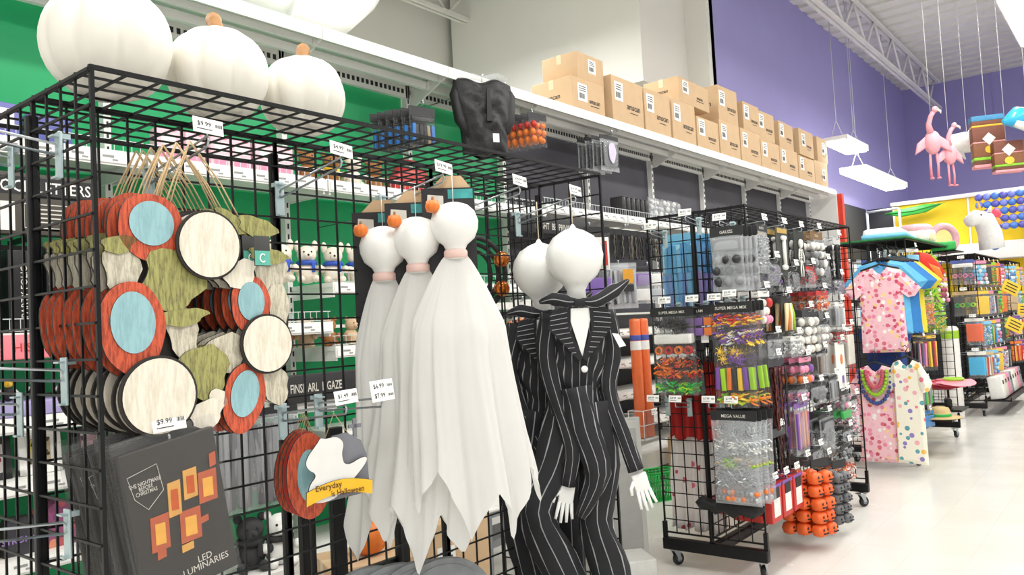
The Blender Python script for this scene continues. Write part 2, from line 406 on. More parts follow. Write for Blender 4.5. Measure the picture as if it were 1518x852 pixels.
# ================================================================== GRID RACKS
PITCH = .0762
def grid_mesh(w, h, name, frame=True, r=.0052):
    b = B(BLACK); nx = max(1, round(w/PITCH)); nz = max(1, round(h/PITCH))
    for i in range(nx+1): b.box((-w/2+w*i/nx, 0, h/2), (r, r, h))
    for j in range(nz+1): b.box((0, -r, h*j/nz), (w+.004, r, r))
    if frame:
        for s in (-1, 1): b.box((s*(w/2), .001, h/2), (.009, .009, h+.01))
        b.box((0, -.002, h), (w+.01, .009, .009)); b.box((0, -.002, 0), (w+.01, .009, .009))
    return b.mesh(name)
def caster_parts(root, x, y):
    b = B(STEEL); b.box((0, 0, .095), (.06, .06, .006)); b.tube([(0, 0, .09), (0, 0, .1)], .025, 12)
    for s in (-.017, .017): b.prism([(-.02, .09), (.022, .09), (.03, .036), (.012, .03)], .003, s)
    c = b.build('caster', root, (x, y, 0), (0, 0, rnd.uniform(-.6, .6)))
    b = B(mat('#1b1b1d', .5, name='wheel_rubber'))
    M = T(.02, 0, .036) @ RX(PI/2)
    b.lathe([(.02, -.012), (.033, -.012), (.0365, -.007), (.0365, .007), (.033, .012), (.02, .012)], 20, M); b.m(STEEL); b.lathe([(.018, -.014), (.012, -.016), (.012, .016), (.018, .014)], 12, M)
    b.build('wheel', c)
TAGM = {}
def tag_mesh(txt, w=.078, h=.038):
    key = (txt, w, h)
    if key not in TAGM:
        b = B(TAGW); lines = txt.split('\n')
        b.rbox((0, 0, 0), (w, .0025, h), .001); b.m(INK)
        for i, t in enumerate(lines):
            z = h*(.1 if len(lines) == 1 else (.22-.45*i))
            b.text(t, h*(.42 if len(lines) == 1 else .3), T(-w*.14, -.0018, z), .01)
            for k in range(6): b.box((w*(.24+.04*k), -.0018, z), (w*(.012+.012*(k % 2)), .0004, h*.24/len(lines)))
        if len(lines) == 1: b.box((-w*.14, -.0018, -h*.24), (w*.5, .0004, h*.05))
        TAGM[key] = b.mesh('price_tag')
    return TAGM[key]
HOOKM = {}
def hook_mesh(L, rise, plate=True):
    key = (L, rise, plate)
    if key not in HOOKM:
        b = B(STEEL)
        def p(y, z): return (0, -y, z+rise*y/L)
        b.tube([p(.012, -.012), p(L, -.012), p(L+.006, 0), p(L, .012), p(.012, .012), p(.004, 0), p(.012, -.012)], .0032, 6)
        b.tube([p(L, .012), p(L+.004, .03)], .0025, 5)
        if plate:
            b.m(BRACKET); b.rbox((0, -.004, -.012), (.03, .006, .105), .002); b.box((0, -.012, .03), (.026, .018, .004)); b.box((0, -.01, -.062), (.022, .014, .004)); b.box((-.011, .006, .03), (.006, .02, .012)); b.box((.011, .006, .03), (.006, .02, .012))
        HOOKM[key] = b.mesh('hook')
    return HOOKM[key]
def hook(root, pos, L=.3, rise=.06, txt='$9.99', face='Y', plate=True, tilt=0):
    p = Vector(pos)-Vector(root.location)
    o = place('hook', hook_mesh(L, rise, plate), root, p, (0, 0, 0 if face == 'Y' else -PI/2))
    if txt: place('price_tag', tag_mesh(txt, *( (.078, .038) if '\n' not in txt else (.085, .06))), o, (0, -L-.006, rise+.034), (-.15, tilt, 0))
    return o
def rack(x0, x1, label, y0=1.73, y1=2.34, zt=2.05, spine=3, top=True, group=None):
    cx, cy = (x0+x1)/2, (y0+y1)/2; L = x1-x0; W = y1-y0; zb = .2; h = zt-zb
    t = thing('grid_rack', label, 'rack', (cx, cy, 0), 0, group)
    e = grid_mesh(W, h, 'end_panel')
    place('end_panel', e, t, (-L/2, 0, zb), (0, 0, -PI/2)); place('end_panel', e, t, (L/2, 0, zb), (0, 0, -PI/2))
    s = grid_mesh(L/spine, h, 'spine_panel')
    for i in range(spine): place('spine_panel', s, t, (-L/2+L/spine*(i+.5), 0, zb))
    pm = B(BLACK).rbox((0, 0, (zt-.05)/2+.06), (.026, .02, zt-.14), .004).mesh('post')
    for i in range(spine+1): place('post', pm, t, (-L/2+L/spine*i, .012, 0))
    if top:
        g = grid_mesh(L, W, 'top_panel'); place('top_panel', g, t, (0, -W/2, zt+.004), (-PI/2, 0, 0))
    bar = B(BLACK).rbox((0, 0, 0), (.05, W+.02, .065), .006).mesh('base_bar')
    for s_ in (-1, 1): place('base_bar', bar, t, (s_*L/2, 0, .135))
    for i in (-1, 1):
        for j in (-1, 1): B(BLACK).box((0, 0, 0), (.022, .022, .12)).build('corner_socket', t, (i*L/2, j*(W/2), .2))
    B(BLACK).rbox((0, 0, .135), (L, .05, .06), .006).build('centre_bar', t)
    for i in (-1, 1):
        for j in (-1, 1): caster_parts(t, i*(L/2-.03), j*(W/2-.04))
    return t
R1 = rack(.765, 2.77, 'large black wire grid rack in the foreground topped by three white pumpkins')
R2 = rack(4.25, 6.2, 'black wire grid rack of party favour packs standing past the pinstriped figures')
R3 = rack(7.9, 9.75, 'black wire grid rack with a floral shirt hung on its end')
R4 = rack(11.55, 13.6, 'black wire grid rack behind the shirt rack, with a white roll at its end')
R5 = rack(14.45, 15.9, 'farthest black wire grid rack down the aisle, at the right edge')

# ------------------------------------------------------------------ rack 1 hooks
for x, txt in [(1.03, '$9.99'), (1.43, '$4.99'), (1.84, '$19.99'), (2.23, '$14.99'), (2.58, '$19.99')]: hook(R1, (x, 2.02, 1.885), .29, .05, txt, tilt=rnd.uniform(.02, .1))
hook(R1, (.91, 2.02, 1.2), .29, .05, '$9.99', tilt=-.05); hook(R1, (1.41, 2.02, 1.225), .29, .03, '$1.49', tilt=-.04); hook(R1, (1.54, 2.02, 1.24), .29, .02, '$6.99\n$7.99', tilt=-.03)
for y, z in [(1.872, 1.9), (2.144, 1.92), (1.874, 1.40), (2.126, 1.32), (1.877, 1.07)]: hook(R1, (.758, y, z), .28, .03, None, 'X')

# ------------------------------------------------------------------ white pumpkins on the rack
PUMP = mat('#e9e5da', .42, var=.04, scale=8, name='white_foam_pumpkin'); STEM = mat('#a87a4c', .7, var=.3, scale=40, name='pumpkin_stem')
def pumpkin(loc, R, label, m=PUMP, ribs=9, depth=.12, rz=0, stem=STEM, name='white_pumpkin', squash=.92, group=None):
    t = thing(name, label, 'pumpkin', loc, rz, group)
    prof = [(R*max(.12, math.sin(PI*i/18)**.8), R*squash*(1-math.cos(PI*i/18))) for i in range(1, 18)]
    prof[-1] = (R*.2, R*squash*1.9)
    b = B(m); b.lathe(prof, 72, None, lambda a: 1-depth*(1-abs(math.sin(a*ribs/2))**.7)); b.build('body', t)
    if stem:
        b = B(stem); z = R*squash*1.86
        b.tube([(0, 0, z), (.01*R/.13, 0, z+.14*R), (.02*R/.13, .005, z+.34*R), (.045*R/.13, .008, z+.46*R)], [R*.24, R*.17, R*.14, R*.17], 9); b.build('stem', t)
    return t
pumpkin((.905, 1.95, 2.06), .15, 'largest white foam pumpkin at the near left corner of the rack top', rz=.3)
pumpkin((1.2, 1.95, 2.06), .135, 'white foam pumpkin with a brown stem, middle one of three on the rack', rz=1)
pumpkin((1.48, 1.95, 2.06), .127, 'white foam pumpkin with a brown stem, right one of three on the rack', rz=.6)

def grain_mat(name, c0, c1, scale):
    '''brushed paint over wood: stretched noise streaks between two tones'''
    m = bpy.data.materials.new(name); m.use_nodes = True; nt = m.node_tree; p = nt.nodes['Principled BSDF']; p.inputs['Roughness'].default_value = .55
    tc = nt.nodes.new('ShaderNodeTexCoord'); mp = nt.nodes.new('ShaderNodeMapping'); mp.inputs['Scale'].default_value = (4, 1, .7); mp.inputs['Rotation'].default_value = (0, .2, 0)
    nz = nt.nodes.new('ShaderNodeTexNoise'); nz.inputs['Scale'].default_value = scale; nz.inputs['Detail'].default_value = 6; nz.inputs['Roughness'].default_value = .7
    cr = nt.nodes.new('ShaderNodeValToRGB'); e = cr.color_ramp.elements; e[0].position = .36; e[0].color = (*lin(c1), 1); e[1].position = .56; e[1].color = (*lin(c0), 1)
    nt.links.new(tc.outputs['Object'], mp.inputs[0]); nt.links.new(mp.outputs[0], nz.inputs['Vector']); nt.links.new(nz.outputs['Fac'], cr.inputs[0]); nt.links.new(cr.outputs[0], p.inputs['Base Color'])
    return m
# ------------------------------------------------------------------ wreaths of painted discs on the first hook
EDGE = mat('#2b2521', .7, name='dark_wood_edge'); CREAM = grain_mat('cream_paint', '#e6dfd0', '#cfc6b2', 16); TEAL = grain_mat('pale_teal_paint', '#94bcc2', '#7fa5ac', 14); REDO = grain_mat('orange_red_paint', '#cf5a38', '#8a3120', 38); OLIVE = grain_mat('olive_paint', '#a3a060', '#66633a', 34); BONE = grain_mat('bone_paint', '#d3ccb8', '#98907c', 26); TWINE = mat('#c8ad84', .8, var=.2, scale=90, name='twine')
def oval(rx, rz, n=28, cx=0, cz=0, a0=0, wob=0):
    return [(cx+rx*(1+wob*math.sin(5*a+1))*math.cos(a)*math.cos(a0)-rz*math.sin(a)*math.sin(a0), cz+rx*math.cos(a)*math.sin(a0)+rz*(1+wob*math.sin(3*a))*math.sin(a)*math.cos(a0)) for a in [2*PI*i/n for i in range(n)]]
def wreath():
    t = thing('halloween_wreath', 'round wreath of painted wooden discs hanging by twine, front one of its stack', 'wreath', (1.035, 1.76, 1.515))
    b = B(EDGE); N = 40
    vs = []; fs = []
    for i in range(N):
        a = 2*PI*i/N
        for r in (.1, .225):
            for y in (-.002, .006): vs.append((r*math.cos(a), y, r*math.sin(a)))
    for i in range(N):
        j = (i+1) % N; p, q = i*4, j*4
        fs += [(p, q, q+2, p+2), (p+1, p+3, q+3, q+1), (p, p+1, q+1, q), (p+2, q+2, q+3, p+3)]
    b.add(vs, fs); b.build('ring', t)
    S = .00166
    def piece(name, px, pz, outline, m, y, inner=None, im=None, lab=None):
        b = B(m); b.prism(outline, .007, 0, None, EDGE)
        b2 = b
        o = b.build(name, t, ((px-300)*S, -y, (470-pz)*S), label=lab)
        if inner:
            B(im).prism(inner, .004, -.004, None, EDGE).build('inlay', o)
        return o
    def spot(px, pz, r, y): piece('disc', px, pz, oval(r*S, r*S, 36), EDGE, y, oval(r*S*.93, r*S*.93, 36), CREAM, 'cream painted disc')
    def egg(px, pz, rx, rz, y, tilt=0): piece('oval', px, pz, oval(rx*S, rz*S, 32, 0, 0, tilt, .03), REDO, y, oval(rx*S*.68, rz*S*.66, 28, 0, rz*S*.1, tilt), TEAL, 'pale teal oval in an orange border')
    def leaf(px, pz, rx, rz, y, tilt, m, nm='leaf'): piece(nm, px, pz, oval(rx*S, rz*S, 22, 0, 0, tilt, .16), m, y)
    for a in [(335, 330, 30, 14, .012, -.5, OLIVE), (380, 335, 34, 16, .014, -.2, OLIVE), (175, 405, 24, 38, .01, .1, BONE), (400, 400, 30, 34, .01, .1, BONE), (412, 460, 18, 45, .012, 0, BONE), (255, 490, 22, 40, .012, .2, BONE), (320, 520, 32, 28, .012, .3, BONE), (400, 575, 24, 30, .012, .4, BONE), (170, 370, 22, 12, .014, .2, OLIVE), (255, 468, 36, 12, .018, .1, OLIVE), (245, 415, 44, 42, .016, -.3, OLIVE), (285, 545, 36, 40, .016, .2, OLIVE), (395, 378, 34, 12, .018, -.1, OLIVE)]: leaf(*a)
    for a in [(345, 407, 28, 20, .02, .5, CREAM), (283, 604, 26, 20, .022, .3, CREAM), (300, 590, 14, 20, .02, -.4, CREAM)]: leaf(*a, 'petal')
    egg(215, 345, 46, 46, .014, -.2); egg(184, 480, 44, 62, .02, .05); egg(362, 452, 33, 44, .018, 0); egg(345, 588, 34, 52, .02, -.25)
    spot(294, 367, 50, .03); spot(383, 512, 45, .03); spot(214, 573, 54, .03)
    b = B(TWINE); top = (-.015, .03, .43)
    for s in (-1, 1):
        b.tube([top, (s*.06-.01, .01, .33), (s*.125, .002, .19)], .0022, 5); b.tube([top, (s*.05-.01, .014, .33), (s*.11, .004, .19)], .0018, 5)
    b.build('twine', t)
    b = B(mat('#3a3a38', .5, name='dark_tag')); b.rbox((.12, -.05, .16), (.045, .002, .075), .001); b.m(mat('#5cae9d', .5, name='teal_tag')); b.box((.12, -.052, .142), (.043, .001, .036)); b.m(TAGW); b.tube([(.12+.008*math.cos(a), -.0535, .142+.01*math.sin(a)) for a in [PI*.25+i*PI*1.5/10 for i in range(11)]], .0014, 4); b.build('hang_tag', t)
    return t
wr = wreath()
rowcopies(wr, 7, (-.004, .032, .002), 'painted disc wreath on the first hook', 'wreaths hung on the first hook', .006, .03)

# ------------------------------------------------------------------ boxed lantern packs under the wreaths
DKBOX = mat('#2a2621', .55, var=.35, scale=5, name='dark_printed_film'); GLOWO = mat('#b8562f', .4, var=.25, scale=30, name='orange_print'); GLOWY = mat('#d9a04c', .4, var=.2, scale=30, name='amber_print'); PALE = mat('#d6d2c8', .5, name='pale_print')
def lantern_pack():
    t = thing('lantern_pack', 'dark packaged set of light-up paper lanterns, front one on its hook', 'package', (.9, 1.722, 1.245), 0)
    w, h = .225, .335
    M0 = T(.0, 0, 0)
    b = B(DKBOX); b.rbox((0, 0, -h/2), (w, .016, h), .003)
    b.m(PALE); b.text('LED\nLUMINARIES', .021, T(.035, -.0095, -h+.045), .0, 1.0)
    y = -.0092
    def fr(pts): b.tube([(x, y, z) for x, z in pts], .0007, 4, closed=True)
    fr([(-.103, -.05), (-.035, -.04), (-.03, -.1), (-.07, -.13), (-.095, -.1)])
    b.text('THE NIGHTMARE\nBEFORE\nCHRISTMAS', .0125, T(-.067, y, -.082), .005, .75)
    b.build('box', t)
    lan = [(-.055, -.19, .042, .075, GLOWO), (-.01, -.13, .03, .075, GLOWY), (.032, -.11, .033, .065, GLOWY), (.072, -.13, .046, .07, GLOWO), (.016, -.2, .05, .07, GLOWO), (-.06, -.235, .02, .02, GLOWO), (.0, -.245, .028, .016, GLOWY), (.05, -.2, .02, .014, GLOWO), (.095, -.075, .016, .03, GLOWO)]
    for i, (x, z, lw, lh, m) in enumerate(lan):
        b = B(m); b.prism([(-lw/2, -lh/2), (lw/2, -lh/2+.004), (lw/2, lh/2+.004), (-lw/2, lh/2)], .002); 
        if lh > .05: b.m(GLOWO if m is GLOWY else GLOWY); b.box((0, -.0013, 0), (lw*.55, .001, lh*.6))
        b.build('lantern_print', t, (x, -.0095, z), (0, .12, 0))
    b = B(CLEAR); b.rbox((0, 0, -h/2+.01), (w+.016, .022, h+.035), .004); b.build('sleeve', t)
    return t
lp = lantern_pack(); lp.rotation_euler = (0, -.16, .03)
rowcopies(lp, 6, (-.004, .033, 0), 'dark lantern set package under the wreaths', 'lantern packs under the wreaths', .008, .05)
# ------------------------------------------------------------------ white cloth ghosts on the third hook
CLOTH = mat('#f0efec', .75, var=.03, scale=10, trans=.35, name='white_sheer_cloth'); GHEAD = mat('#f3f2ee', .35, var=.02, coat=.2, name='white_vinyl'); PINK = mat('#e9c6bd', .6, name='pale_pink_band'); BLKCARD = mat('#232325', .55, var=.2, scale=14, name='black_card'); TEALP = mat('#3f9d9c', .4, var=.4, scale=50, name='teal_print'); MINI = mat('#e57a2c', .4, var=.12, name='orange_pumpkin')
def ghost(loc, rz, label, W=.37, Hc=.86, seed=0, low=()):
    t = thing('cloth_ghost', label, 'ghost decoration', loc, rz, 'cloth ghosts on the middle hook')
    # head: plain rounded bulb on a short neck
    b = B(GHEAD); b.lathe([(.03, -.115), (.031, -.085), (.038, -.07), (.062, -.05), (.074, -.02), (.076, .005), (.066, .035), (.045, .055), (.02, .064), (.004, .066)], 32); b.build('head', t)
    b = B(PINK); b.lathe([(.033, -.112), (.037, -.107), (.037, -.09), (.033, -.085)], 24); b.build('neck_band', t)
    rr = random.Random(seed)
    ph = [rr.uniform(0, 6.3) for _ in range(5)]
    def fn(u, v):
        a = 2*PI*u
        e = .032+(W/2-.032)*(.55*min(1, v*3.2)**.8+.45*v**.9)
        fold = 1+v*(.12*math.sin(5*a+ph[0])+.09*math.sin(8*a+ph[1]+2*v)+.05*math.sin(13*a+ph[2])+.03*math.sin(23*a+ph[3]+3*v)+.02*math.sin(37*a+ph[4]))
        x = e*fold*math.cos(a); y = e*fold*math.sin(a)*(.4+.12*v)
        pt = abs(((u*7+.2*math.sin(ph[3])) % 1)*2-1)
        hem = Hc*(.8+.2*pt**1.2+.07*math.sin(a*2+ph[4]))
        return (x+.02*v*math.sin(4*v+ph[3]), y, -.1-hem*v)
    b = B(CLOTH); b.sheet(fn, 168, 40, closed=True); b.build('cloth', t)
    # black backing card with printed top, and the little pumpkin tied to it
    b = B(BLKCARD); b.prism([(-.1, .12), (.07, .12), (.07, -.22), (.045, -.22), (.03, -.12), (-.035, -.12), (-.06, -.24), (-.1, -.24)], .004, .05)
    b.m(PALE); b.prism([(-.085, .045), (-.03, .05), (-.03, .095), (-.08, .1)], .001, .0475)
    b.m(TEALP); b.box((.025, .0472, .1), (.08, .001, .03)); c = b.build('backing_card', t)
    b = B(CARD); b.prism([(-.07, .12), (.06, .12), (.03, .16), (-.03, .16)], .004, .056); b.build('card_fold', t)
    b = B(WHITE); b.tube([(-.045, .03, -.15), (-.03, -.02, -.165), (.03, -.02, -.165), (.045, .03, -.15)], .0015, 5); b.tube([(0, .02, .065), (0, .02, .17)], .0012, 5); b.build('cord', t)
    b = B(MINI); M = T(-.066, -.035, .05); b.lathe([(.006, -.02), (.019, -.016), (.024, 0), (.019, .016), (.006, .02)], 40, M, lambda a: 1-.1*(1-abs(math.sin(a*4))**.6)); b.m(STEM); b.tube([(-.066, -.035, .018+.05), (-.064, -.035, .03+.05)], .004, 6); b.build('mini_pumpkin', t)
    return t
ghost((1.85, 1.70, 1.79), -.8, 'white cloth ghost hanging on the grid rack, frontmost of three', .38, .84, 3)
ghost((1.8, 1.82, 1.755), -.8, 'white cloth ghost hanging on the grid rack, middle of three', .33, .88, 5)
ghost((1.755, 1.93, 1.735), -.8, 'white cloth ghost hanging on the grid rack, rearmost of three', .27, .84, 9)

# ------------------------------------------------------------------ pinstriped hanging figures on the last hook
SUIT = mat('#1d1d21', .8, var=.15, scale=40, name='black_suit_cloth'); STRIPE = mat('#9c9c9f', .8, var=.1, name='pinstripe'); SHIRT = mat('#efefec', .7, var=.02, name='white_shirt')
def stripe_tube(b, pts, rad, S=9, flat=.75, wid=.08, closed_end=True):
    """soft sleeve with thin woven stripes running along it"""
    pts = [Vector(p) for p in pts]; P = []; R_ = []
    n = len(pts)
    for i in range(n-1):
        for k in range(4):
            t = k/4; p0, p1, p2, p3 = pts[max(i-1, 0)], pts[i], pts[i+1], pts[min(i+2, n-1)]
            P.append(.5*((2*p1)+(p2-p0)*t+(2*p0-5*p1+4*p2-p3)*t*t+(3*p1-p0-3*p2+p3)*t**3)); R_.append(rad[i]*(1-t)+rad[i+1]*t)
    P.append(pts[-1]); R_.append(rad[-1])
    ang = []
    for s in range(S): ang += [(s+0)/S*2*PI, (s+1-wid)/S*2*PI]
    K = len(ang); vs = []; fs = []; mis = []
    b.m(SUIT); di = b.cur; b.m(STRIPE); wi = b.cur
    up = Vector((0, -1, 0))
    for i, p in enumerate(P):
        tt = (P[min(i+1, len(P)-1)]-P[max(i-1, 0)]).normalized(); u = (up-tt*up.dot(tt)); u = u.normalized() if u.length > .05 else tt.orthogonal().normalized(); sd = tt.cross(u)
        for k, a in enumerate(ang):
            wob = 1+.07*math.sin(3*a+i*.9)+.05*math.sin(i*1.7+k)
            vs.append(p+(u*math.cos(a)*flat+sd*math.sin(a))*R_[i]*wob)
    for i in range(len(P)-1):
        for k in range(K):
            fs.append((i*K+k, i*K+(k+1) % K, (i+1)*K+(k+1) % K, (i+1)*K+k)); mis.append(wi if k % 2 else di)
    fs.append(tuple(range(K-1, -1, -1))); mis.append(di); fs.append(tuple((len(P)-1)*K+k for k in range(K))); mis.append(di)
    b.add(vs, fs, None, True, mis); return b
def hand_mesh(b, M):
    b.rbox((0, 0, -.03), (.05, .012, .06), .006, M)
    for i, (x, L, a) in enumerate([(-.019, .055, -.12), (-.006, .066, -.03), (.007, .062, .05), (.02, .048, .15)]):
        b.tube([(x, 0, -.055), (x+math.sin(a)*L*.55, -.003, -.058-L*.5), (x+math.sin(a)*L*1.1, -.012, -.058-L*.95)], [.0065, .006, .0045], 8, M)
    b.tube([(-.022, 0, -.022), (-.038, -.004, -.04), (-.042, -.01, -.06)], [.007, .0065, .005], 8, M)
def figure(loc, rz, label, arms, legs, hands, rear=False):
    t = thing('hanging_figure', label, 'figure', loc, rz, 'pinstriped figures on the end hook')
    b = B(GHEAD); b.lathe([(.04, -.2), (.036, -.13), (.05, -.105), (.085, -.075), (.108, -.03), (.113, .005), (.105, .04), (.08, .078), (.045, .1), (.014, .112), (.004, .128)], 36); b.build('head', t)
    b = B(mat('#d8c9b0', .7, name='cord')); b.tube([(0, 0, .12), (0, 0, .28)], .0022, 5); b.build('hanging_cord', t)
    b = B(); stripe_tube(b, [(0, .0, -.19), (0, 0, -.22), (0, 0, -.3), (-.01, 0, -.42), (-.015, 0, -.52), (-.02, 0, -.6)], [.06, .115, .128, .11, .09, .11], 22, .5, .08); b.build('jacket', t)
    b = B(SHIRT); b.prism([(-.05, -.2), (.0, -.385), (.05, -.2)][::1], .02, -.066); b.build('shirt_front', t)
    b = B(SUIT)
    for s in (-1, 1):
        b.m(SUIT); b.prism([(s*.035, -.2), (s*.1, -.2), (s*.125, -.27), (s*.012, -.4), (-s*.001, -.385), (s*.04, -.28)][::s], .008, -.078); b.m(STRIPE)
        for k in range(9):
            f = k/9; b.tube([(s*(.05+.0*f-.045*max(0, f-.3)), -.0835, -.215-.17*f), (s*(.115-.09*max(0, f-.3)/.7), -.0835, -.225-.16*f)], .0013, 4)
    b.build('lapels', t)
    b = B(GHEAD); b.lathe([(.002, -.004), (.012, -.003), (.013, .002), (.004, .004)], 16, T(.005, -.076, -.43) @ RX(PI/2)); b.build('button', t)
    b = B(); 
    stripe_tube(b, [(.01, -.07, -.175), (.06, -.085, -.178), (.14, -.06, -.14), (.2, -.04, -.1)], [.012, .024, .028, .004], 5, .45, .12)
    stripe_tube(b, [(-.01, -.07, -.175), (-.05, -.085, -.172), (-.1, -.07, -.16), (-.15, -.05, -.17)], [.012, .024, .026, .005], 5, .45, .12)
    b.m(SUIT); b.rbox((0, -.078, -.18), (.045, .02, .03), .008); b.build('bow', t)
    for a in arms:
        b = B(); stripe_tube(b, a, [.05, .038, .034, .03, .032][:len(a)], 7, .7); b.build('sleeve', t)
    for l, rr in legs:
        b = B(); stripe_tube(b, l, rr, 9, .7); b.build('trouser_leg', t)
    for (p, ry) in hands:
        b = B(SHIRT); hand_mesh(b, T(*p) @ RY(ry) @ Matrix.Scale(1.15, 4)); b.build('hand', t)
    b = B(TAGW); b.prism([(.115, -.3), (.14, -.305), (.165, -.35), (.14, -.355)], .002, -.09); b.build('paper_tag', t)
    return t
figure((2.57, 1.74, 1.71), -.85, 'black pinstriped fabric figure with a plain white head, nearer of two',
    [[(.1, 0, -.22), (.125, -.01, -.36), (.1, -.02, -.52), (.14, -.05, -.68), (.18, -.07, -.82)], [(-.1, 0, -.22), (-.13, -.02, -.38), (-.1, -.04, -.55), (-.06, -.08, -.72), (-.08, -.06, -.86)]],
    [([(-.05, 0, -.56), (-.12, -.02, -.78), (-.2, -.04, -.95), (-.13, -.02, -1.15), (-.04, 0, -1.36)], [.09, .08, .07, .075, .07]), ([(.04, 0, -.56), (.05, -.01, -.8), (.02, -.02, -1.0), (.07, 0, -1.2), (.09, 0, -1.42)], [.09, .08, .065, .075, .07]), ([(-.03, -.05, -.5), (-.01, -.07, -.65), (.03, -.08, -.82), (-.04, -.07, -.98)], [.06, .06, .05, .02])],
    [((.185, -.075, -.83), -.25), ((-.08, -.06, -.86), .2)])
figure((2.6, 1.93, 1.675), -.8, 'black pinstriped fabric figure half hidden behind the nearer one',
    [[(.1, 0, -.22), (.14, .0, -.36), (.1, -.02, -.52), (.12, -.02, -.7)], [(-.1, 0, -.22), (-.15, -.02, -.4), (-.1, -.03, -.58), (-.03, -.05, -.72)]],
    [([(-.06, 0, -.56), (-.1, 0, -.78), (-.14, 0, -.95), (-.1, 0, -1.15), (-.06, 0, -1.36)], [.09, .08, .07, .075, .07]), ([(.04, 0, -.56), (.05, 0, -.8), (.06, 0, -1.0), (.05, 0, -1.36)], [.09, .08, .07, .07])],
    [((.12, -.02, -.7), -.1), ((-.03, -.05, -.73), .1)])

# ------------------------------------------------------------------ wooden hanging signs on the lower hooks
SGREY = mat('#77787f', .6, var=.12, scale=20, name='grey_painted_wood'); YEL = mat('#e6b423', .5, var=.06, name='yellow_banner'); BROWN = mat('#5a2f10', .6, name='brown_lettering')
t = thing('hanging_sign', 'small tombstone-shaped wooden sign with a yellow lettered banner', 'sign', (1.37, 1.725, 1.19))
t.rotation_euler = (0, 0, -.35)
b = B(SGREY); b.prism([(-.01, 0), (.03, .005), (.07, -.02), (.085, -.06), (.09, -.16), (-.03, -.17), (-.05, -.05)], .008, .004, None, EDGE); b.build('tombstone', t)
b = B(SGREY); b.box((.055, .004, .015), (.01, .008, .05)); b.box((.055, .004, .02), (.035, .008, .01)); b.build('cross', t)
def chaikin(p, n=2):
    for _ in range(n): p = [q for i in range(len(p)) for q in ((p[i-1][0]*.75+p[i][0]*.25, p[i-1][1]*.75+p[i][1]*.25), (p[i-1][0]*.25+p[i][0]*.75, p[i-1][1]*.25+p[i][1]*.75))]
    return p
b = B(mat('#e4e2de', .6, var=.05, name='white_painted_wood')); b.prism(chaikin([(-.085, -.05), (-.05, -.01), (-.045, .0), (-.03, -.005), (.0, .0), (.02, -.02), (.01, -.05), (.02, -.085), (.075, -.06), (.085, -.075), (.03, -.13), (-.02, -.17), (-.085, -.165), (-.08, -.12), (-.055, -.095), (-.085, -.075)]), .007, -.006, None, EDGE); b.build('white_swirl', t)
b = B(YEL); b.prism([(-.09+.18*i/10, -.172+.018*math.sin(PI*i/10)+.008*i/10) for i in range(11)]+[(.092-.18*i/10, -.128+.018*math.sin(PI*(1-i/10))-.008*i/10) for i in range(11)], .007, -.012, None, EDGE)
b.m(BROWN); b.text('Everyday', .022, T(-.03, -.0165, -.128) @ RY(-.06), .01, .9); b.text('is Halloween', .022, T(.022, -.0165, -.147) @ RY(-.03), .01, .8); b.build('banner', t)
b = B(TWINE); b.tube([(-.03, .003, -.01), (.0, .008, .06), (.04, .003, -.005)], .0013, 5); b.build('twine', t)
for i in range(4):
    b = B(REDO if i != 1 else mat('#b8352a', .55, var=.1, name='red_paint_sign')); b.prism(oval(.062, .115, 30), .008, 0, None, EDGE); 
    o = b.build('hanging_sign', None, (1.335+.012*i, 1.80+.035*i, 1.085), (0, .05*i, -.3))
    tag(o, f'oval red wooden sign behind the lettered tombstone sign, {ORD[i]} from the front', 'sign', 'oval red signs on the lower hook')
    B(TEAL).prism(oval(.034, .07, 22), .003, -.006).build('inlay', o); B(TWINE).tube([(-.02, 0, .1), (0, .004, .16), (.02, 0, .1)], .0012, 5).build('twine', o)

# foam tombstones along the rack foot
STONE = mat('#7f8284', .85, var=.3, scale=18, bump=.4, name='grey_foam_stone')
for i in range(4):
    b = B(STONE); w = .15
    pts = [(-w, 0)]+[(w*math.cos(a)*-1, .46+w*.75*math.sin(a)) for a in [PI*k/16 for k in range(17)]]+[(w, 0)]
    b.prism(pts, .028); b.prism([(x*.86, z*.97-.0) for x, z in pts], .034, 0)
    o = b.build('foam_tombstone', None, (1.82-.06*i, 1.78+.045*i, .166), (-.06, 0, -.5))
    tag(o, 'grey foam tombstone with a rounded top, frontmost at the foot of the rack' if i == 0 else f'grey foam tombstone at the rack foot, {ORD[i]} from the front', 'tombstone', 'foam tombstones at the rack foot')
# base tray that carries the tombstones
b = B(BLACK); b.box((0, 0, 0), (.75, .3, .012)); b.box((0, -.15, .012), (.75, .012, .03)); b.build('base_tray', R1, (1.75-1.7675, 1.88-2.035, .158))
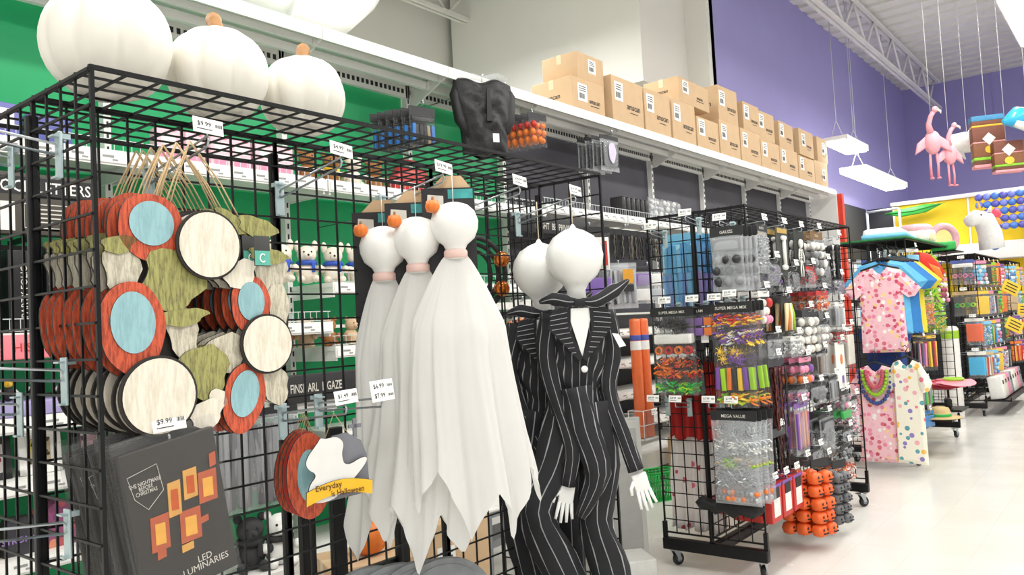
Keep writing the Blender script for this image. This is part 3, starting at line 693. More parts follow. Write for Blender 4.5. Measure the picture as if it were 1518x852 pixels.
# ================================================================== MERCHANDISE BUILDERS (hang point at the origin, facing -Y)
def puff(b, pts, t, y=0, k=.82, M=None):
    """soft cushion with the given XZ outline: rounded rim, fuller middle"""
    n = len(pts); cx = sum(p[0] for p in pts)/n; cz = sum(p[1] for p in pts)/n
    rings = [(1, 0), (.97, .55), (k, .9), (k*.5, 1.0)]
    vs = []; fs = []
    for sgn in (-1, 1):
        base = len(vs)
        for f, d in rings:
            for x, z in pts: vs.append((cx+(x-cx)*f, y+sgn*d*t/2, cz+(z-cz)*f))
        for r in range(3):
            for i in range(n):
                q = (base+r*n+i, base+r*n+(i+1) % n, base+(r+1)*n+(i+1) % n, base+(r+1)*n+i)
                fs.append(q if sgn < 0 else q[::-1])
        cap = tuple(base+3*n+i for i in range(n)); fs.append(cap if sgn < 0 else cap[::-1])
    return b.add(vs, fs, M, True)
def rect(w, h, z0=0, c=.01):
    return [(-w/2+c, z0), (w/2-c, z0), (w/2, z0-c), (w/2, z0-h+c), (w/2-c, z0-h), (-w/2+c, z0-h), (-w/2, z0-h+c), (-w/2, z0-c)][::-1]
def pillow(b, w, h, t, z0, seed=0, amp=.25):
    nu, nv = 8, max(6, int(h/.04))
    for s in (-1, 1):
        def fn(u, v):
            e = (4*u*(1-u))**.45*(4*v*(1-v))**.35
            q = 1+amp*noise.noise(Vector((u*4+seed, v*7*h/.4, s*3.1+seed)))
            return ((u-.5)*w*(1-.05*math.sin(PI*v)), s*t/2*e*q-.0005*s, z0-h*v)
        b.sheet(fn, nu, nv)
    return b
def fillrow(kind, mats, w, h, t, seed):
    r = random.Random(seed); b = B()
    n = max(3, int(w/.03))
    if kind == 'balls':
        k = min(min(h, w)*.22, .027); nx = max(2, int(w/(k*1.75))); nz = max(1, int(h/(k*1.75)))
        for i in range(nx):
            for j in range(nz):
                b.m(r.choice(mats)); b.ball(((i+.5)/nx*w-w/2+r.uniform(-.2, .2)*k, r.uniform(-.35, .35)*t-.1*t, h/2-(j+.5)/nz*h), (k*.95, k*.8, k*r.uniform(.85, 1.05)), 8, 6)
    elif kind == 'sticks':
        for i in range(n):
            b.m(mats[i % len(mats)]); x = (i+.5)/n*w-w/2; b.rbox((x, r.uniform(-.3, .1)*t, 0), (w/n*.8, t*.5, h*.94), .003, RY(r.uniform(-.08, .08)))
    elif kind == 'bits':
        for i in range(int(w*h/.00028)):
            b.m(r.choice(mats)); x = r.uniform(-.47, .47)*w; z = r.uniform(-.45, .45)*h; s = r.uniform(.008, .018)
            b.tube([(x-s, r.uniform(-.5, .3)*t, z+r.uniform(-s, s)), (x, r.uniform(-.55, .1)*t, z), (x+s, r.uniform(-.5, .3)*t, z+r.uniform(-s, s))], s*.33, 4)
    elif kind == 'slab':
        b.m(mats[0]); b.rbox((0, 0, 0), (w*.96, t*.7, h*.92), .008)
    elif kind == 'blocks':
        nx = max(2, int(w/.05)); nz = max(1, int(h/.04))
        for i in range(nx):
            for j in range(nz):
                b.m(mats[(i*len(mats)//nx)]); b.rbox(((i+.5)/nx*w-w/2, -.1*t, h/2-(j+.5)/nz*h), (w/nx*.84, t*.5, h/nz*.78), .004)
    elif kind == 'rings':
        for i in range(max(2, int(w/.05))):
            b.m(mats[i % len(mats)]); x = (i+.5)/max(2, int(w/.05))*w-w/2; q = min(h*.38, .022)
            b.tube([(x+q*math.cos(a), -.2*t, q*math.sin(a)) for a in [2*PI*k/10 for k in range(10)]], q*.3, 5, closed=True)
    elif kind == 'spiders':
        for i in range(int(w*h/.0022)+1):
            b.m(r.choice(mats)); x = r.uniform(-.4, .4)*w; z = r.uniform(-.35, .35)*h; b.ball((x, -.3*t, z), (.011, .008, .014), 6, 5)
            for k in range(6):
                a = PI*k/3+r.uniform(-.2, .2); b.tube([(x, -.3*t, z), (x+.02*math.cos(a), -.45*t, z+.02*math.sin(a)), (x+.032*math.cos(a+.3), -.2*t, z+.032*math.sin(a+.3))], .0022, 4)
    elif kind == 'strands':
        for i in range(n*2):
            b.m(r.choice(mats)); x = r.uniform(-.46, .46)*w; y = r.uniform(-.5, .5)*t; pts = []; rr = []
            for k in range(int(h/.022)): pts.append((x+.006*math.sin(k*1.3+i), y, h/2-k*.022-r.uniform(0, .01))); rr.append(.0032+.0042*(k % 2))
            b.tube(pts, rr, 5)
    return b
def pouch(name, label, cat, loc, rz, w, h, hh, hm, txt, rows, t=.035, film=CLEAR, group=None, tcol=PALE):
    root = thing(name, label, cat, loc, rz, group); t = min(t, .042)
    b = B(hm); b.prism(rect(w, hh, .02, .006), .004)
    if txt: b.m(tcol); b.text(txt, min(hh*.42, w*1.35/max(4, len(txt))), T(0, -.0026, .02-hh*.55), .012)
    b.build('header_card', root)
    z = .02-hh; bh = h-hh; tot = sum(r[2] for r in rows)
    sd = hash_(label)
    for i, (kind, mats, fr) in enumerate(rows):
        rh = bh*fr/tot
        fillrow(kind, mats, w*.9, rh*.86, t, sd+i).build('contents', root, (0, 0, z-rh/2)); z -= rh
    b = B(film); pillow(b, w, bh+.02, t*1.2, .03-hh, sd % 97); b.build('bag', root)
    return root
def hash_(s):
    v = 7
    for ch in s: v = (v*31+ord(ch)) % 100003
    return v
def carded(name, label, cat, loc, rz, w, h, cm, parts, group=None, txt=None, tm=PALE, t=.004):
    """flat card with items mounted on it: parts = list of (part name, B)"""
    root = thing(name, label, cat, loc, rz, group)
    b = B(cm); b.prism(rect(w, h, .02, .008), t)
    if txt: b.m(tm); b.text(txt, min(.03, w*1.3/len(txt)), T(0, -t/2-.001, .02-.03), .01)
    b.build('card', root)
    for nm, bb in parts: bb.build(nm, root)
    return root
def garland(name, label, cat, loc, rz, w, h, mats, hm, t=.05, kind='strands', group=None):
    root = thing(name, label, cat, loc, rz, group)
    B(hm).prism(rect(w*.8, .05, .02, .006), .006).build('header_card', root)
    fillrow(kind, mats, w, h, t, hash_(label)).build('strands', root, (0, 0, -.03-h/2))
    return root
def string_of(name, label, cat, loc, rz, cols, nrow, m, R=.045, group=None, mats2=None, stem=None):
    root = thing(name, label, cat, loc, rz, group)
    B(BLKCARD).prism(rect(cols*R*1.7, .05, .02, .006), .006).build('header_card', root)
    for i in range(cols):
        for j in range(nrow):
            b = B(m); b.lathe([(R*.2, -R*.8), (R*.8, -R*.55), (R, 0), (R*.8, .55*R), (R*.2, .8*R)], 16, None, lambda a: 1-.09*(1-abs(math.sin(a*3))**.6)); b.m(mats2 or INK)
            for s in (-1, 1): b.prism([(s*R*.2, R*.1), (s*R*.5, R*.1), (s*R*.35, R*.4)], .004, -R*.86)
            b.box((0, -R*.9, -R*.22), (R*.8, .008, R*.16))
            b.build('bead', root, ((i-(cols-1)/2)*R*1.85, rnd.uniform(-.01, .01), -.045-R-j*R*1.55))
    return root
def stack(root, n, step, label, group, jit=.006, tilt=.03):
    label = label.replace(' hanging behind the front one', '').replace(' behind the front one', '').replace(' behind the front bundle', '')
    return rowcopies(root, n, step, label, group, jit, tilt)
def m_(c, r=.5, metal=0, **k): return mat(c, r, metal, **k)
KBAG = m_('#2c2d30', .4); GREYB = m_('#8b8d90', .5); WHT = m_('#ecebe6', .5); PUR = m_('#7b4fa0', .45); LIME = m_('#9ccb2e', .45); ORG = m_('#ee7d2b', .45); YLW = m_('#f0c63a', .45); REDM = m_('#c8322b', .45); PNK = m_('#ea8fae', .5); BLU = m_('#3d8bd0', .45); GRN = m_('#2fae4e', .45); SILV = m_('#b8bcc0', .3, metal=.4); MAROON = m_('#4a1d1c', .45); TAN = m_('#c9ad84', .6); SKULL = m_('#b7b5ae', .6); NAVY = m_('#1d3f86', .5); SKY = m_('#7cc5ea', .45)
HDR = BLKCARD
# ================================================================== RACK 2, end facing the camera
E2 = -PI/2
def endhook(y, z, txt, R=R2, x=4.245, L=.17): hook(R, (x, y, z), L, .02, txt, 'X', True)
for y, z, t_ in [(1.80, 1.93, '$5.99'), (2.0, 1.98, '$4.99'), (2.22, 1.93, '$3.99'), (2.16, 1.5, '$9.99'), (1.99, 1.5, '$6.99'), (1.86, 1.5, '$7.99'), (1.77, 1.515, '$9.99'), (2.27, .945, '$4.99'), (2.13, .945, '$4.99'), (1.93, .945, '$7.99'), (1.8, .945, '$7.99')]: endhook(y, z, t_)
p = pouch('favor_pack', 'clear bag of dark masks under a black header, top right of the end panel', 'package', (4.09, 1.775, 1.91), E2, .19, .34, .055, HDR, 'GAUZE', [('slab', [GREYB], 1), ('balls', [KBAG, GREYB], 2.4)], .05, FILM)
stack(p, 3, (.04, -.01, 0), 'clear bag of dark masks on the end panel', 'clear bags of dark masks', .006)
p = pouch('favor_pack', 'super mega mix favour bag with black spiders, orange pieces and green strips', 'package', (4.09, 2.13, 1.49), E2, .27, .485, .05, HDR, 'SUPER MEGA MIX', [('spiders', [INK, KBAG], 1.1), ('slab', [WHT], .8), ('rings', [ORG, REDM], .7), ('bits', [ORG, REDM, KBAG, ORG], 1.7), ('bits', [GRN, LIME, GRN], .8)], .035)
stack(p, 3, (.035, 0, 0), 'favour bag with spiders and orange pieces hanging behind the front one', 'orange super mega mix bags')
p = pouch('favor_pack', 'small pack of purple, orange and green wrapped blocks between the two big favour bags', 'package', (4.13, 1.985, 1.49), E2, .18, .18, .05, HDR, 'GLAM', [('blocks', [PUR, PUR, ORG, LIME], 1)], .03)
stack(p, 2, (.035, 0, 0), 'small pack of wrapped blocks hanging behind the front one', 'wrapped block packs')
p = pouch('favor_pack', 'super mega mix favour bag with purple, lime and orange rows', 'package', (4.085, 1.775, 1.5), E2, .24, .555, .055, HDR, 'SUPER MEGA MIX', [('bits', [REDM, PUR, YLW, ORG], 1), ('bits', [WHT, YLW, PUR, PUR], 1.1), ('spiders', [LIME, KBAG, YLW, PUR], 1.2), ('sticks', [PUR, LIME, ORG, KBAG, YLW], 1.7), ('bits', [ORG, LIME, YLW], .8)], .035)
stack(p, 3, (.035, -.006, 0), 'purple and lime favour bag hanging behind the front one', 'purple and lime super mega mix bags')
p = pouch('favor_pack', 'silver film value pack of grey creatures, lowest bag on the end panel', 'package', (4.085, 1.8, .92), E2, .26, .49, .055, HDR, 'MEGA VALUE', [('spiders', [GREYB, SILV], 1), ('bits', [SILV, WHT], 1), ('bits', [TAN, LIME, SILV], .8), ('bits', [GREYB, SILV], 1), ('balls', [ORG, GREYB, SILV], .8)], .04, FILM)
stack(p, 3, (.04, -.012, 0), 'silver value pack hanging behind the front one', 'silver value packs')
# black gloves
def glove_pair(label, loc, rz):
    t = thing('glove_pair', label, 'gloves', loc, rz)
    for s in (-1, 1):
        b = B(m_('#141416', .7)); b.rbox((s*.04, 0, -.05), (.06, .03, .1), .012)
        for k in range(4): b.tube([(s*.04-.022+.0145*k, 0, -.095), (s*.04-.024+.016*k, -.004, -.14), (s*.04-.026+.018*k, -.002, -.165-.008*(k in (1, 2)))], [.009, .0085, .006], 7)
        b.tube([(s*.04+s*.028, 0, -.05), (s*.04+s*.05, -.01, -.09), (s*.04+s*.052, -.01, -.11)], [.01, .009, .006], 7); b.build('glove', t)
    b = B(TAGW); b.rbox((0, -.02, -.03), (.045, .003, .05), .002); b.build('label_card', t)
    return t
glove_pair('pair of black gloves on a white card, above the red cloth', (4.16, 1.96, 1.36), E2)
# red drapes, blue streamer bags, blood-spotted cloth hanging inside the rack
def drape(name, label, loc, rz, w, h, m, folds=6, seed=0, t=.05, cat='fabric', group=None):
    def fn(u, v):
        return ((u-.5)*w*(1+.1*v)+.006*math.sin(v*9+seed), t*.5*math.sin(u*folds*2*PI+seed)*(.4+.6*v)+.01*math.sin(v*5), -h*v+.012*math.sin(u*17+seed)*v)
    b = B(m); b.sheet(fn, folds*8, 14)
    o = b.build(name, None, loc, (0, 0, rz)); sm = o.modifiers.new('thickness', 'SOLIDIFY'); sm.thickness = .003
    return tag(o, label, cat, group)
RED = m_('#b5241f', .75, var=.15)
for i in range(3): drape('red_cloth', ['bright red folded cloth hanging below the black gloves, nearest to the grid', 'red folded cloth in the middle of the three below the gloves', 'red folded cloth at the back of the three below the gloves'][i], (4.33+.07*i, 2.17-.02*i, 1.2), E2, .26, .46, RED, 4, i*2)
for i in range(4):
    t = thing('streamer_bag', f'blue to violet foil streamer pack behind the grid, {ORD[i]} from the front', 'package', (4.34+.06*i, 2.17, 1.92), E2, 'blue streamer packs')
    fillrow('sticks', [m_('#a8daf0'), m_('#7fb4e4'), SKY], .25, .18, .03, 5+i).build('upper_streamers', t, (0, 0, -.12))
    fillrow('sticks', [m_('#8fb4e4'), m_('#a594d0'), m_('#a4d4ec')], .26, .22, .04, 15+i).build('lower_streamers', t, (0, 0, -.31))
    b = B(BLUEFILM); pillow(b, .27, .4, .05, -.02, i); b.build('bag', t); B(SKY).prism(rect(.2, .06, .03), .004).build('header_card', t)
BLOOD = print_mat('blood_spotted_cloth', ['#d46a78', '#e6dcd8', '#e3dad5', '#c84a58', '#e6dcd8'], 16, '#e6dfda', .3)
for i in range(3): drape('spotted_cloth', ['white cloth with pink blood spots hanging low in the rack, nearest the grid', 'white cloth with pink blood spots, middle of three low in the rack', 'white cloth with pink blood spots, rearmost of three low in the rack'][i], (4.36+.06*i, 2.2, .82), E2, .27, .62, BLOOD, 5, i)
b = B(m_('#18181a', .6))
puff(b, [(-.2, .02), (-.17, -.02), (-.12, -.01), (-.08, -.04), (-.03, -.02), (.03, -.05), (.08, -.02), (.14, -.04), (.2, 0), (.18, .04), (.1, .035), (.05, .045), (0, .04), (-.06, .05), (-.12, .035), (-.17, .05)], .07)
tag(b.build('bat_decoration', None, (4.185, 1.9, .39), (0, 0, E2)), 'black fabric bat hanging under the silver value packs', 'bat')

# ================================================================== RACK 2, aisle side
def sp(x, z, txt='$2.99', R=R2): hook(R, (x, 2.02, z-.02), .3, .02, txt, 'Y', False)
STEP = (.0, .058, 0)
def bone_parts(m, w, h):
    b = B(m); b.tube([(0, -.012, -.05), (0, -.014, -h*.9)], [.012, .012], 8)
    for z in (-.05, -h*.88):
        for s in (-1, 1): b.ball((s*.014, -.012, z), .016, 8, 6)
    return b
def skel_parts(m):
    b = B(m); b.ball((0, -.012, -.07), (.024, .016, .03), 10, 7); b.tube([(0, -.01, -.1), (0, -.01, -.19)], .005, 6)
    for k in range(4):
        z = -.115-.014*k; b.tube([(-.026, -.006, z-.004), (0, -.016, z), (.026, -.006, z-.004)], .0035, 5)
    for s in (-1, 1):
        b.tube([(s*.025, -.01, -.105), (s*.045, -.012, -.15), (s*.04, -.014, -.19)], .0045, 5); b.tube([(s*.01, -.01, -.19), (s*.022, -.012, -.24), (s*.018, -.012, -.28)], .005, 5)
    b.ball((0, -.01, -.19), (.02, .01, .012), 8, 5); return b
front = []
def add(fn, x, z, lab, back, group, n=4, txt='$2.99', **k):
    r = fn(lab, (x, 1.74, z)); sp(x, z+.02, txt)
    stack(r, min(n, 4), STEP, back, group, .004, .02); return r
add(lambda l, p: pouch('favor_pack', l, 'package', p, 0, .18, .28, .05, HDR, 'BONES', [('bits', [GREYB, SILV], 1)], .04, FILM), 4.5, 1.95, 'grey filled bag beside the near corner post, upper row of the aisle side', 'grey filled bag behind the front one in the upper row', 'grey upper row bags')
add(lambda l, p: carded('bone_card', l, 'package', p, 0, .2, .3, m_('#3a3d38', .6), [('bone', bone_parts(WHT, .2, .26)), ('label_strip', B(m_('#c0a050')).box((0, -.004, -.005), (.16, .003, .03)))]), 4.82, 1.95, 'dark card carrying a plastic bone, upper row of the aisle side', 'bone card behind the front one', 'bone cards')
add(lambda l, p: carded('skeleton_card', l, 'package', p, 0, .19, .3, m_('#20241f', .6), [('skeleton', skel_parts(WHT))]), 5.12, 1.95, 'black card with a small white skeleton, upper row of the aisle side', 'skeleton card behind the front one', 'skeleton cards')
add(lambda l, p: pouch('skull_bag', l, 'package', p, 0, .25, .32, .055, m_('#7a5a2c', .5), 'SKULLS', [('balls', [SKULL, GREYB, WHT], 1)], .06, CLEAR), 5.47, 1.96, 'bag of grey toy skulls under a brown header, upper row', 'bag of grey toy skulls behind the front one', 'toy skull bags')
add(lambda l, p: garland('black_fringe', l, 'fringe', p, 0, .2, .27, [INK, KBAG], m_('#c9c9c9'), .05), 5.9, 1.94, 'black fringe pack at the far end of the upper row', 'black fringe pack behind the front one', 'black fringe packs', 3)
add(lambda l, p: pouch('candy_pack', l, 'package', p, 0, .17, .2, .035, WHT, None, [('balls', [PNK, WHT, REDM], 1)], .03), 4.47, 1.56, 'pink and white candy pack beside the near corner post', 'pink candy pack behind the front one', 'pink candy packs')
def finger(l, p):
    return carded('finger_pack', l, 'package', p, 0, .19, .22, m_('#202022'), [('finger', B(c).tube([(x*.4, -.012, -.03), (x*.8, -.02, -.1), (x, -.016, -.19)], [.014, .012, .008], 8)) for x, c in ((-.07, m_('#f1d9a4')), (-.025, ORG), (.025, m_('#f4e7c4')), (.07, LIME))])
add(finger, 4.82, 1.53, 'black card with orange, cream and lime witch fingers', 'witch finger card behind the front one', 'witch finger cards')
add(lambda l, p: garland('skull_garland', l, 'garland', p, 0, .3, .23, [WHT, m_('#dcdad2'), SKULL], KBAG, .08, 'balls'), 5.2, 1.44, 'bundle of white skull garland in the middle of the rack', 'white skull garland behind the front bundle', 'white skull garlands')
add(lambda l, p: pouch('favor_pack', l, 'package', p, 0, .24, .14, .03, REDM, None, [('bits', [REDM, WHT, ORG], 1)], .04), 5.5, 1.56, 'red and white favour pack above the skull garland', 'red and white favour pack behind the front one', 'red favour packs', 3)
add(lambda l, p: pouch('favor_pack', l, 'package', p, 0, .2, .18, .03, WHT, None, [('sticks', [SILV, WHT, GREYB], 1)], .04, FILM), 5.87, 1.48, 'pale pack of silver sticks at the far end of the second row', 'silver stick pack behind the front one', 'silver stick packs', 3)
add(lambda l, p: pouch('favor_pack', l, 'package', p, 0, .24, .13, .03, KBAG, None, [('spiders', [INK, KBAG], 1)], .05, FILM), 4.6, 1.3, 'clear bag of black spiders above the maroon strands', 'black spider bag behind the front one', 'black spider bags')
add(lambda l, p: pouch('favor_pack', l, 'package', p, 0, .22, .12, .03, KBAG, None, [('bits', [KBAG, GREYB, PUR], 1)], .05, FILM), 5.9, 1.66, 'dark violet glitter pack at the far end above the silver sticks', 'dark violet glitter pack behind the front one', 'dark violet packs', 3)
add(lambda l, p: garland('bead_strands', l, 'beads', p, 0, .3, .38, [MAROON, m_('#6a2a24'), INK, m_('#3a2020')], KBAG, .06), 4.58, 1.17, 'bundle of maroon bead strands low on the near side', 'maroon bead strands behind the front bundle', 'maroon bead strands')
add(lambda l, p: pouch('favor_pack', l, 'package', p, 0, .22, .18, .03, PNK, None, [('balls', [PNK, WHT, ORG, PUR], 1)], .035), 5.08, 1.14, 'pink printed pack beside the maroon strands', 'pink printed pack behind the front one', 'pink printed packs')
add(lambda l, p: pouch('favor_pack', l, 'package', p, 0, .22, .17, .03, HDR, None, [('sticks', [m_('#6a564a'), GREYB, m_('#8a7a6a')], 1)], .04, FILM), 5.42, 1.17, 'pack of brown sticks in the third row', 'pack of brown sticks behind the front one', 'brown stick packs')
add(lambda l, p: carded('tall_card', l, 'package', p, 0, .2, .32, WHT, [('print', B(ORG).prism(oval(.025, .035, 14, .02, -.1), .002, -.004)), ('print', B(PUR).box((.03, -.004, -.24), (.04, .002, .05)))]), 5.8, 1.2, 'tall white card with an orange mark, far end of the third row', 'tall white card behind the front one', 'tall white cards', 3)
add(lambda l, p: pouch('favor_pack', l, 'package', p, 0, .3, .13, .03, HDR, None, [('balls', [KBAG, INK, GREYB], 1)], .05, FILM), 5.3, .96, 'wide dark pack in the middle under the brown sticks', 'wide dark pack behind the front one', 'wide dark packs')
add(lambda l, p: garland('bead_strands', l, 'beads', p, 0, .28, .22, [INK, MAROON, m_('#2a1c1c')], KBAG, .06), 4.55, .77, 'short bundle of black bead strands under the maroon ones', 'black bead strands behind the front bundle', 'black bead strands')
add(lambda l, p: pouch('glitter_pack', l, 'package', p, 0, .24, .3, .03, PUR, None, [('sticks', [PUR, m_('#d07a4a'), m_('#a05a90'), m_('#c98a6a')], 1)], .03, FILM), 4.95, .87, 'purple and copper foil streamer pack, frontmost', 'purple and copper streamer pack behind the front one', 'purple streamer packs')
add(lambda l, p: pouch('favor_pack', l, 'package', p, 0, .3, .3, .03, HDR, None, [('slab', [KBAG], .8), ('spiders', [GREYB, KBAG], 1), ('bits', [m_('#6d5a4a'), GREYB, KBAG], 1)], .06, FILM), 5.42, .75, 'large bag of grey and brown creatures in the fourth row', 'bag of grey creatures behind the front one', 'grey creature bags')
add(lambda l, p: pouch('favor_pack', l, 'package', p, 0, .22, .2, .03, HDR, None, [('balls', [GREYB, WHT, PNK], 1), ('slab', [GRN], .6)], .05), 5.85, .86, 'pack with a green block at the far end of the fourth row', 'pack with a green block behind the front one', 'green block packs', 3)
def redbox(l, p):
    t = thing('red_gift_box', l, 'box', p, 0)
    b = B(REDM); b.rbox((0, 0, -.1), (.15, .05, .2), .004); b.build('box', t); b = B(WHT); b.box((0, -.0265, -.12), (.09, .002, .1)); b.m(INK); b.box((0, -.0275, -.04), (.08, .002, .06)); b.m(PUR); b.box((0, -.026, -.004), (.15, .003, .02)); b.build('printed_panel', t); return t
for i, x in enumerate((4.4, 4.575, 4.75)): add(redbox, x, .49, ['red and white boxed favour set nearest the corner post', 'red and white boxed favour set, middle of three', 'red and white boxed favour set beside the pumpkin string'][i], ['red boxed set behind the one nearest the corner post', 'red boxed set behind the middle one of three', 'red boxed set behind the one beside the pumpkins'][i], ['red boxes by the post', 'red boxes in the middle', 'red boxes by the pumpkins'][i], 3)
r = string_of('pumpkin_string', 'string of orange plastic pumpkins at the foot of the rack, frontmost', 'garland', (4.98, 1.66, .53), -.3, 2, 5, m_('#ee6a2c', .45), .05); sp(4.95, .55)
stack(r, 2, (.0, .09, 0), 'string of orange plastic pumpkins behind the front one', 'orange pumpkin strings')
r = string_of('skull_string', 'string of dark grey plastic skulls at the foot of the rack, frontmost', 'garland', (5.35, 1.66, .46), -.3, 2, 5, m_('#6d6f72', .5), .043); sp(5.35, .5)
stack(r, 2, (.0, .09, 0), 'string of dark grey plastic skulls behind the front one', 'grey skull strings')
add(lambda l, p: pouch('favor_pack', l, 'package', p, 0, .26, .28, .03, HDR, None, [('balls', [KBAG, GREYB], .6), ('bits', [ORG, WHT, REDM], 1)], .06), 5.8, .5, 'bag with orange and white stars at the far foot of the rack', 'orange and white star bag behind the front one', 'orange star bags', 3)

# more small packs filling the gaps of the aisle side
FILL = [(4.66, 1.74, .2, .14, KBAG, 'bits', [KBAG, PUR, GREYB], 'black and violet glitter pack below the bone card'), (4.98, 1.7, .2, .13, HDR, 'spiders', [INK], 'small black spider pack below the skeleton card'),
 (5.3, 1.72, .2, .13, REDM, 'bits', [REDM, KBAG], 'red and black pack below the skull bag'), (5.62, 1.76, .2, .16, HDR, 'bits', [INK, m_('#5a5a60')], 'charcoal pack between the skull bag and black fringe'),
 (4.95, 1.28, .2, .12, WHT, 'bits', [GREYB, WHT], 'pale grey pack between the spider bag and skull garland'), (5.5, 1.36, .22, .14, HDR, 'balls', [SKULL, WHT], 'pack of pale skull heads right of the skull garland'),
 (5.86, 1.27, .2, .08, m_('#a02c28'), 'bits', [REDM, INK], 'dark red pack above the tall white card'), (5.0, .97, .18, .1, HDR, 'bits', [PUR, PNK], 'violet pack above the copper streamers'),
 (5.62, .98, .2, .16, HDR, 'sticks', [INK, GREYB], 'black and grey stick pack beside the wide dark pack'), (5.85, .6, .22, .1, HDR, 'bits', [GREYB, INK], 'grey and black pack above the orange star bag'),
 (5.2, .56, .2, .1, HDR, 'spiders', [INK, GREYB], 'grey and black spider pack above the skull strings'), (6.05, 1.3, .16, .3, WHT, 'slab', [m_('#dcd8cc')], 'narrow cream pack against the far end panel'),
 (6.05, .8, .16, .3, HDR, 'bits', [PNK, INK, WHT], 'narrow pink and black pack against the far end panel')]
for x, z, w_, h_, hm, kd, ms, l in FILL:
    add(lambda l, p: pouch('favor_pack', l, 'package', p, 0, w_, h_, .03, hm, None, [(kd, ms, 1)], .04, FILM if kd != 'slab' else CLEAR), x, z, l, l.split(' below')[0].split(' above')[0].split(' between')[0].split(' against')[0].split(' beside')[0].split(' right')[0]+' on the aisle side', l[:40], 3)
# ================================================================== GOODS ON THE WALL SHELVING
def plush(name, label, loc, rz, m, s=1, ears='round', scarf=None, group=None, face=True):
    t = thing(name, label, 'plush toy', loc, rz, group)
    b = B(m); b.ball((0, 0, .055*s), (.055*s, .048*s, .058*s), 14, 9); b.build('body', t)
    h = B(m); h.ball((0, -.012*s, .14*s), (.048*s, .044*s, .044*s), 14, 9); h.ball((0, -.052*s, .13*s), (.02*s, .018*s, .016*s), 10, 7); h.m(INK)
    for q in (-1, 1): h.ball((q*.018*s, -.05*s, .15*s), .005*s, 7, 5)
    h.ball((0, -.069*s, .134*s), .006*s, 7, 5); h.build('head', t)
    for q in (-1, 1):
        b = B(m); b.ball((q*.042*s, -.006*s, .18*s), (.016*s, .01*s, .03*s if ears == 'long' else .016*s), 9, 6); b.build('ear', t)
        b = B(m); b.ball((q*.058*s, -.03*s, .07*s), (.018*s, .026*s, .018*s), 9, 6); b.build('arm', t)
        b = B(m); b.ball((q*.036*s, -.05*s, .018*s), (.02*s, .032*s, .018*s), 9, 6); b.build('leg', t)
    if scarf: b = B(scarf); b.tube([(.04*s*math.cos(a), -.006*s+.04*s*math.sin(a), .098*s) for a in [2*PI*k/12 for k in range(12)]], .012*s, 7, closed=True); b.rbox((.025*s, -.05*s, .075*s), (.018*s, .01*s, .05*s), .004); b.build('scarf', t)
    return t
CRM = m_('#ece2d2', .85, bump=.2); BRN = m_('#a5703f', .85, bump=.2); TANP = m_('#cfb391', .85, bump=.2); WHP = m_('#eeeeea', .85, bump=.2)
sh = lambda z: z+.0135
# shelf 2.32: pink cubes, brown plush, red bag
PKB = box_print('pink_box_print', '#eec3ce', '#d86a86', 12)
for i in range(6):
    b = B(PKB); b.rbox((0, 0, .095), (.115, .1, .19), .006); b.m(WHT); b.box((0, -.0505, .13), (.07, .001, .05)); b.m(PNK); b.box((0, -.0512, .05), (.08, .001, .03))
    tag(b.build('pink_box', None, (2.02+.135*i, 3.78+.01*(i % 2), sh(2.32)), (0, 0, rnd.uniform(-.15, .15))), f'pink printed gift box on the upper green shelf, {nth[i]} from the left', 'box', 'pink gift boxes')
for i in range(4): plush('plush_toy', ['brown plush toy at the left of the upper green shelf group', 'brown plush toy, second of the upper green shelf group', 'brown plush toy, third of the upper green shelf group', 'brown plush toy beside the red bag on the upper green shelf'][i], (2.86+.17*i, 3.76, sh(2.32)), rnd.uniform(-.7, .1), BRN if i != 2 else CRM, 1.05, scarf=YLW if i == 1 else None)
t = thing('sequin_bag', 'red sequin bag on the upper green shelf', 'bag', (3.68, 3.76, sh(2.32)), -.2)
b = B(m_('#c43d3a', .35, var=.4, scale=90)); puff(b, [(-.15, .0), (.15, .0), (.16, .1), (.1, .19), (-.1, .19), (-.16, .1)][::1], .12, 0); b.build('body', t); B(m_('#c43d3a', .35)).tube([(-.07, 0, .18), (-.04, 0, .24), (.04, 0, .24), (.07, 0, .18)], .008, 7).build('handle', t)
b = B(m_('#6f6fb4', .4)); b.rbox((0, 0, .08), (.2, .14, .16), .006); b.m(WHT); b.box((0, -.0705, .1), (.15, .001, .07)); b.m(PUR); b.box((0, -.0712, .1), (.1, .001, .02)); tag(b.build('violet_box', None, (1.22, 3.72, sh(2.32)), (0, 0, .1)), 'violet boxed item on the top left shelf behind the rack', 'box')
b = B(m_('#5d64a8', .4)); b.rbox((0, 0, .07), (.18, .14, .14), .006); tag(b.build('violet_box', None, (1.46, 3.76, sh(2.32)), (0, 0, -.1)), 'darker violet boxed item beside the lettered violet box', 'box')
# letter sign, black upright boxes on the left bay
t = thing('letter_box', 'dark box lettered BLOCK LETTERS behind the grid at the left', 'box', (1.38, 3.66, 1.94))
b = B(m_('#4a463f', .5)); b.rbox((0, 0, .13), (.5, .06, .26), .006); b.m(INK); b.box((0, -.0305, .205), (.46, .001, .075)); b.m(WHT); b.text('BLOCK LETTERS', .068, T(0, -.032, .2), .01, .85); b.build('box', t)
b = B(WHT); b.box((-.14, -.032, .075), (.09, .002, .12)); b.m(REDM); b.box((-.17, -.0335, .06), (.03, .001, .06)); b.build('picture', t)
b = B(PALE)
for z in (.03, .13): b.box((.08, -.032, z), (.28, .002, .004))
for x in (-.06, .22): b.box((x, -.032, .08), (.004, .002, .1))
for i in range(4): b.box((.08, -.032, .055+.018*i), (.22, .001, .006))
b.build('printed_frame', t)
b = B(BLACK); b.box((0, .04, -.05), (.46, .02, .02)); b.box((0, .17, -.0), (.02, .26, .02)); b.build('support_arm', t)
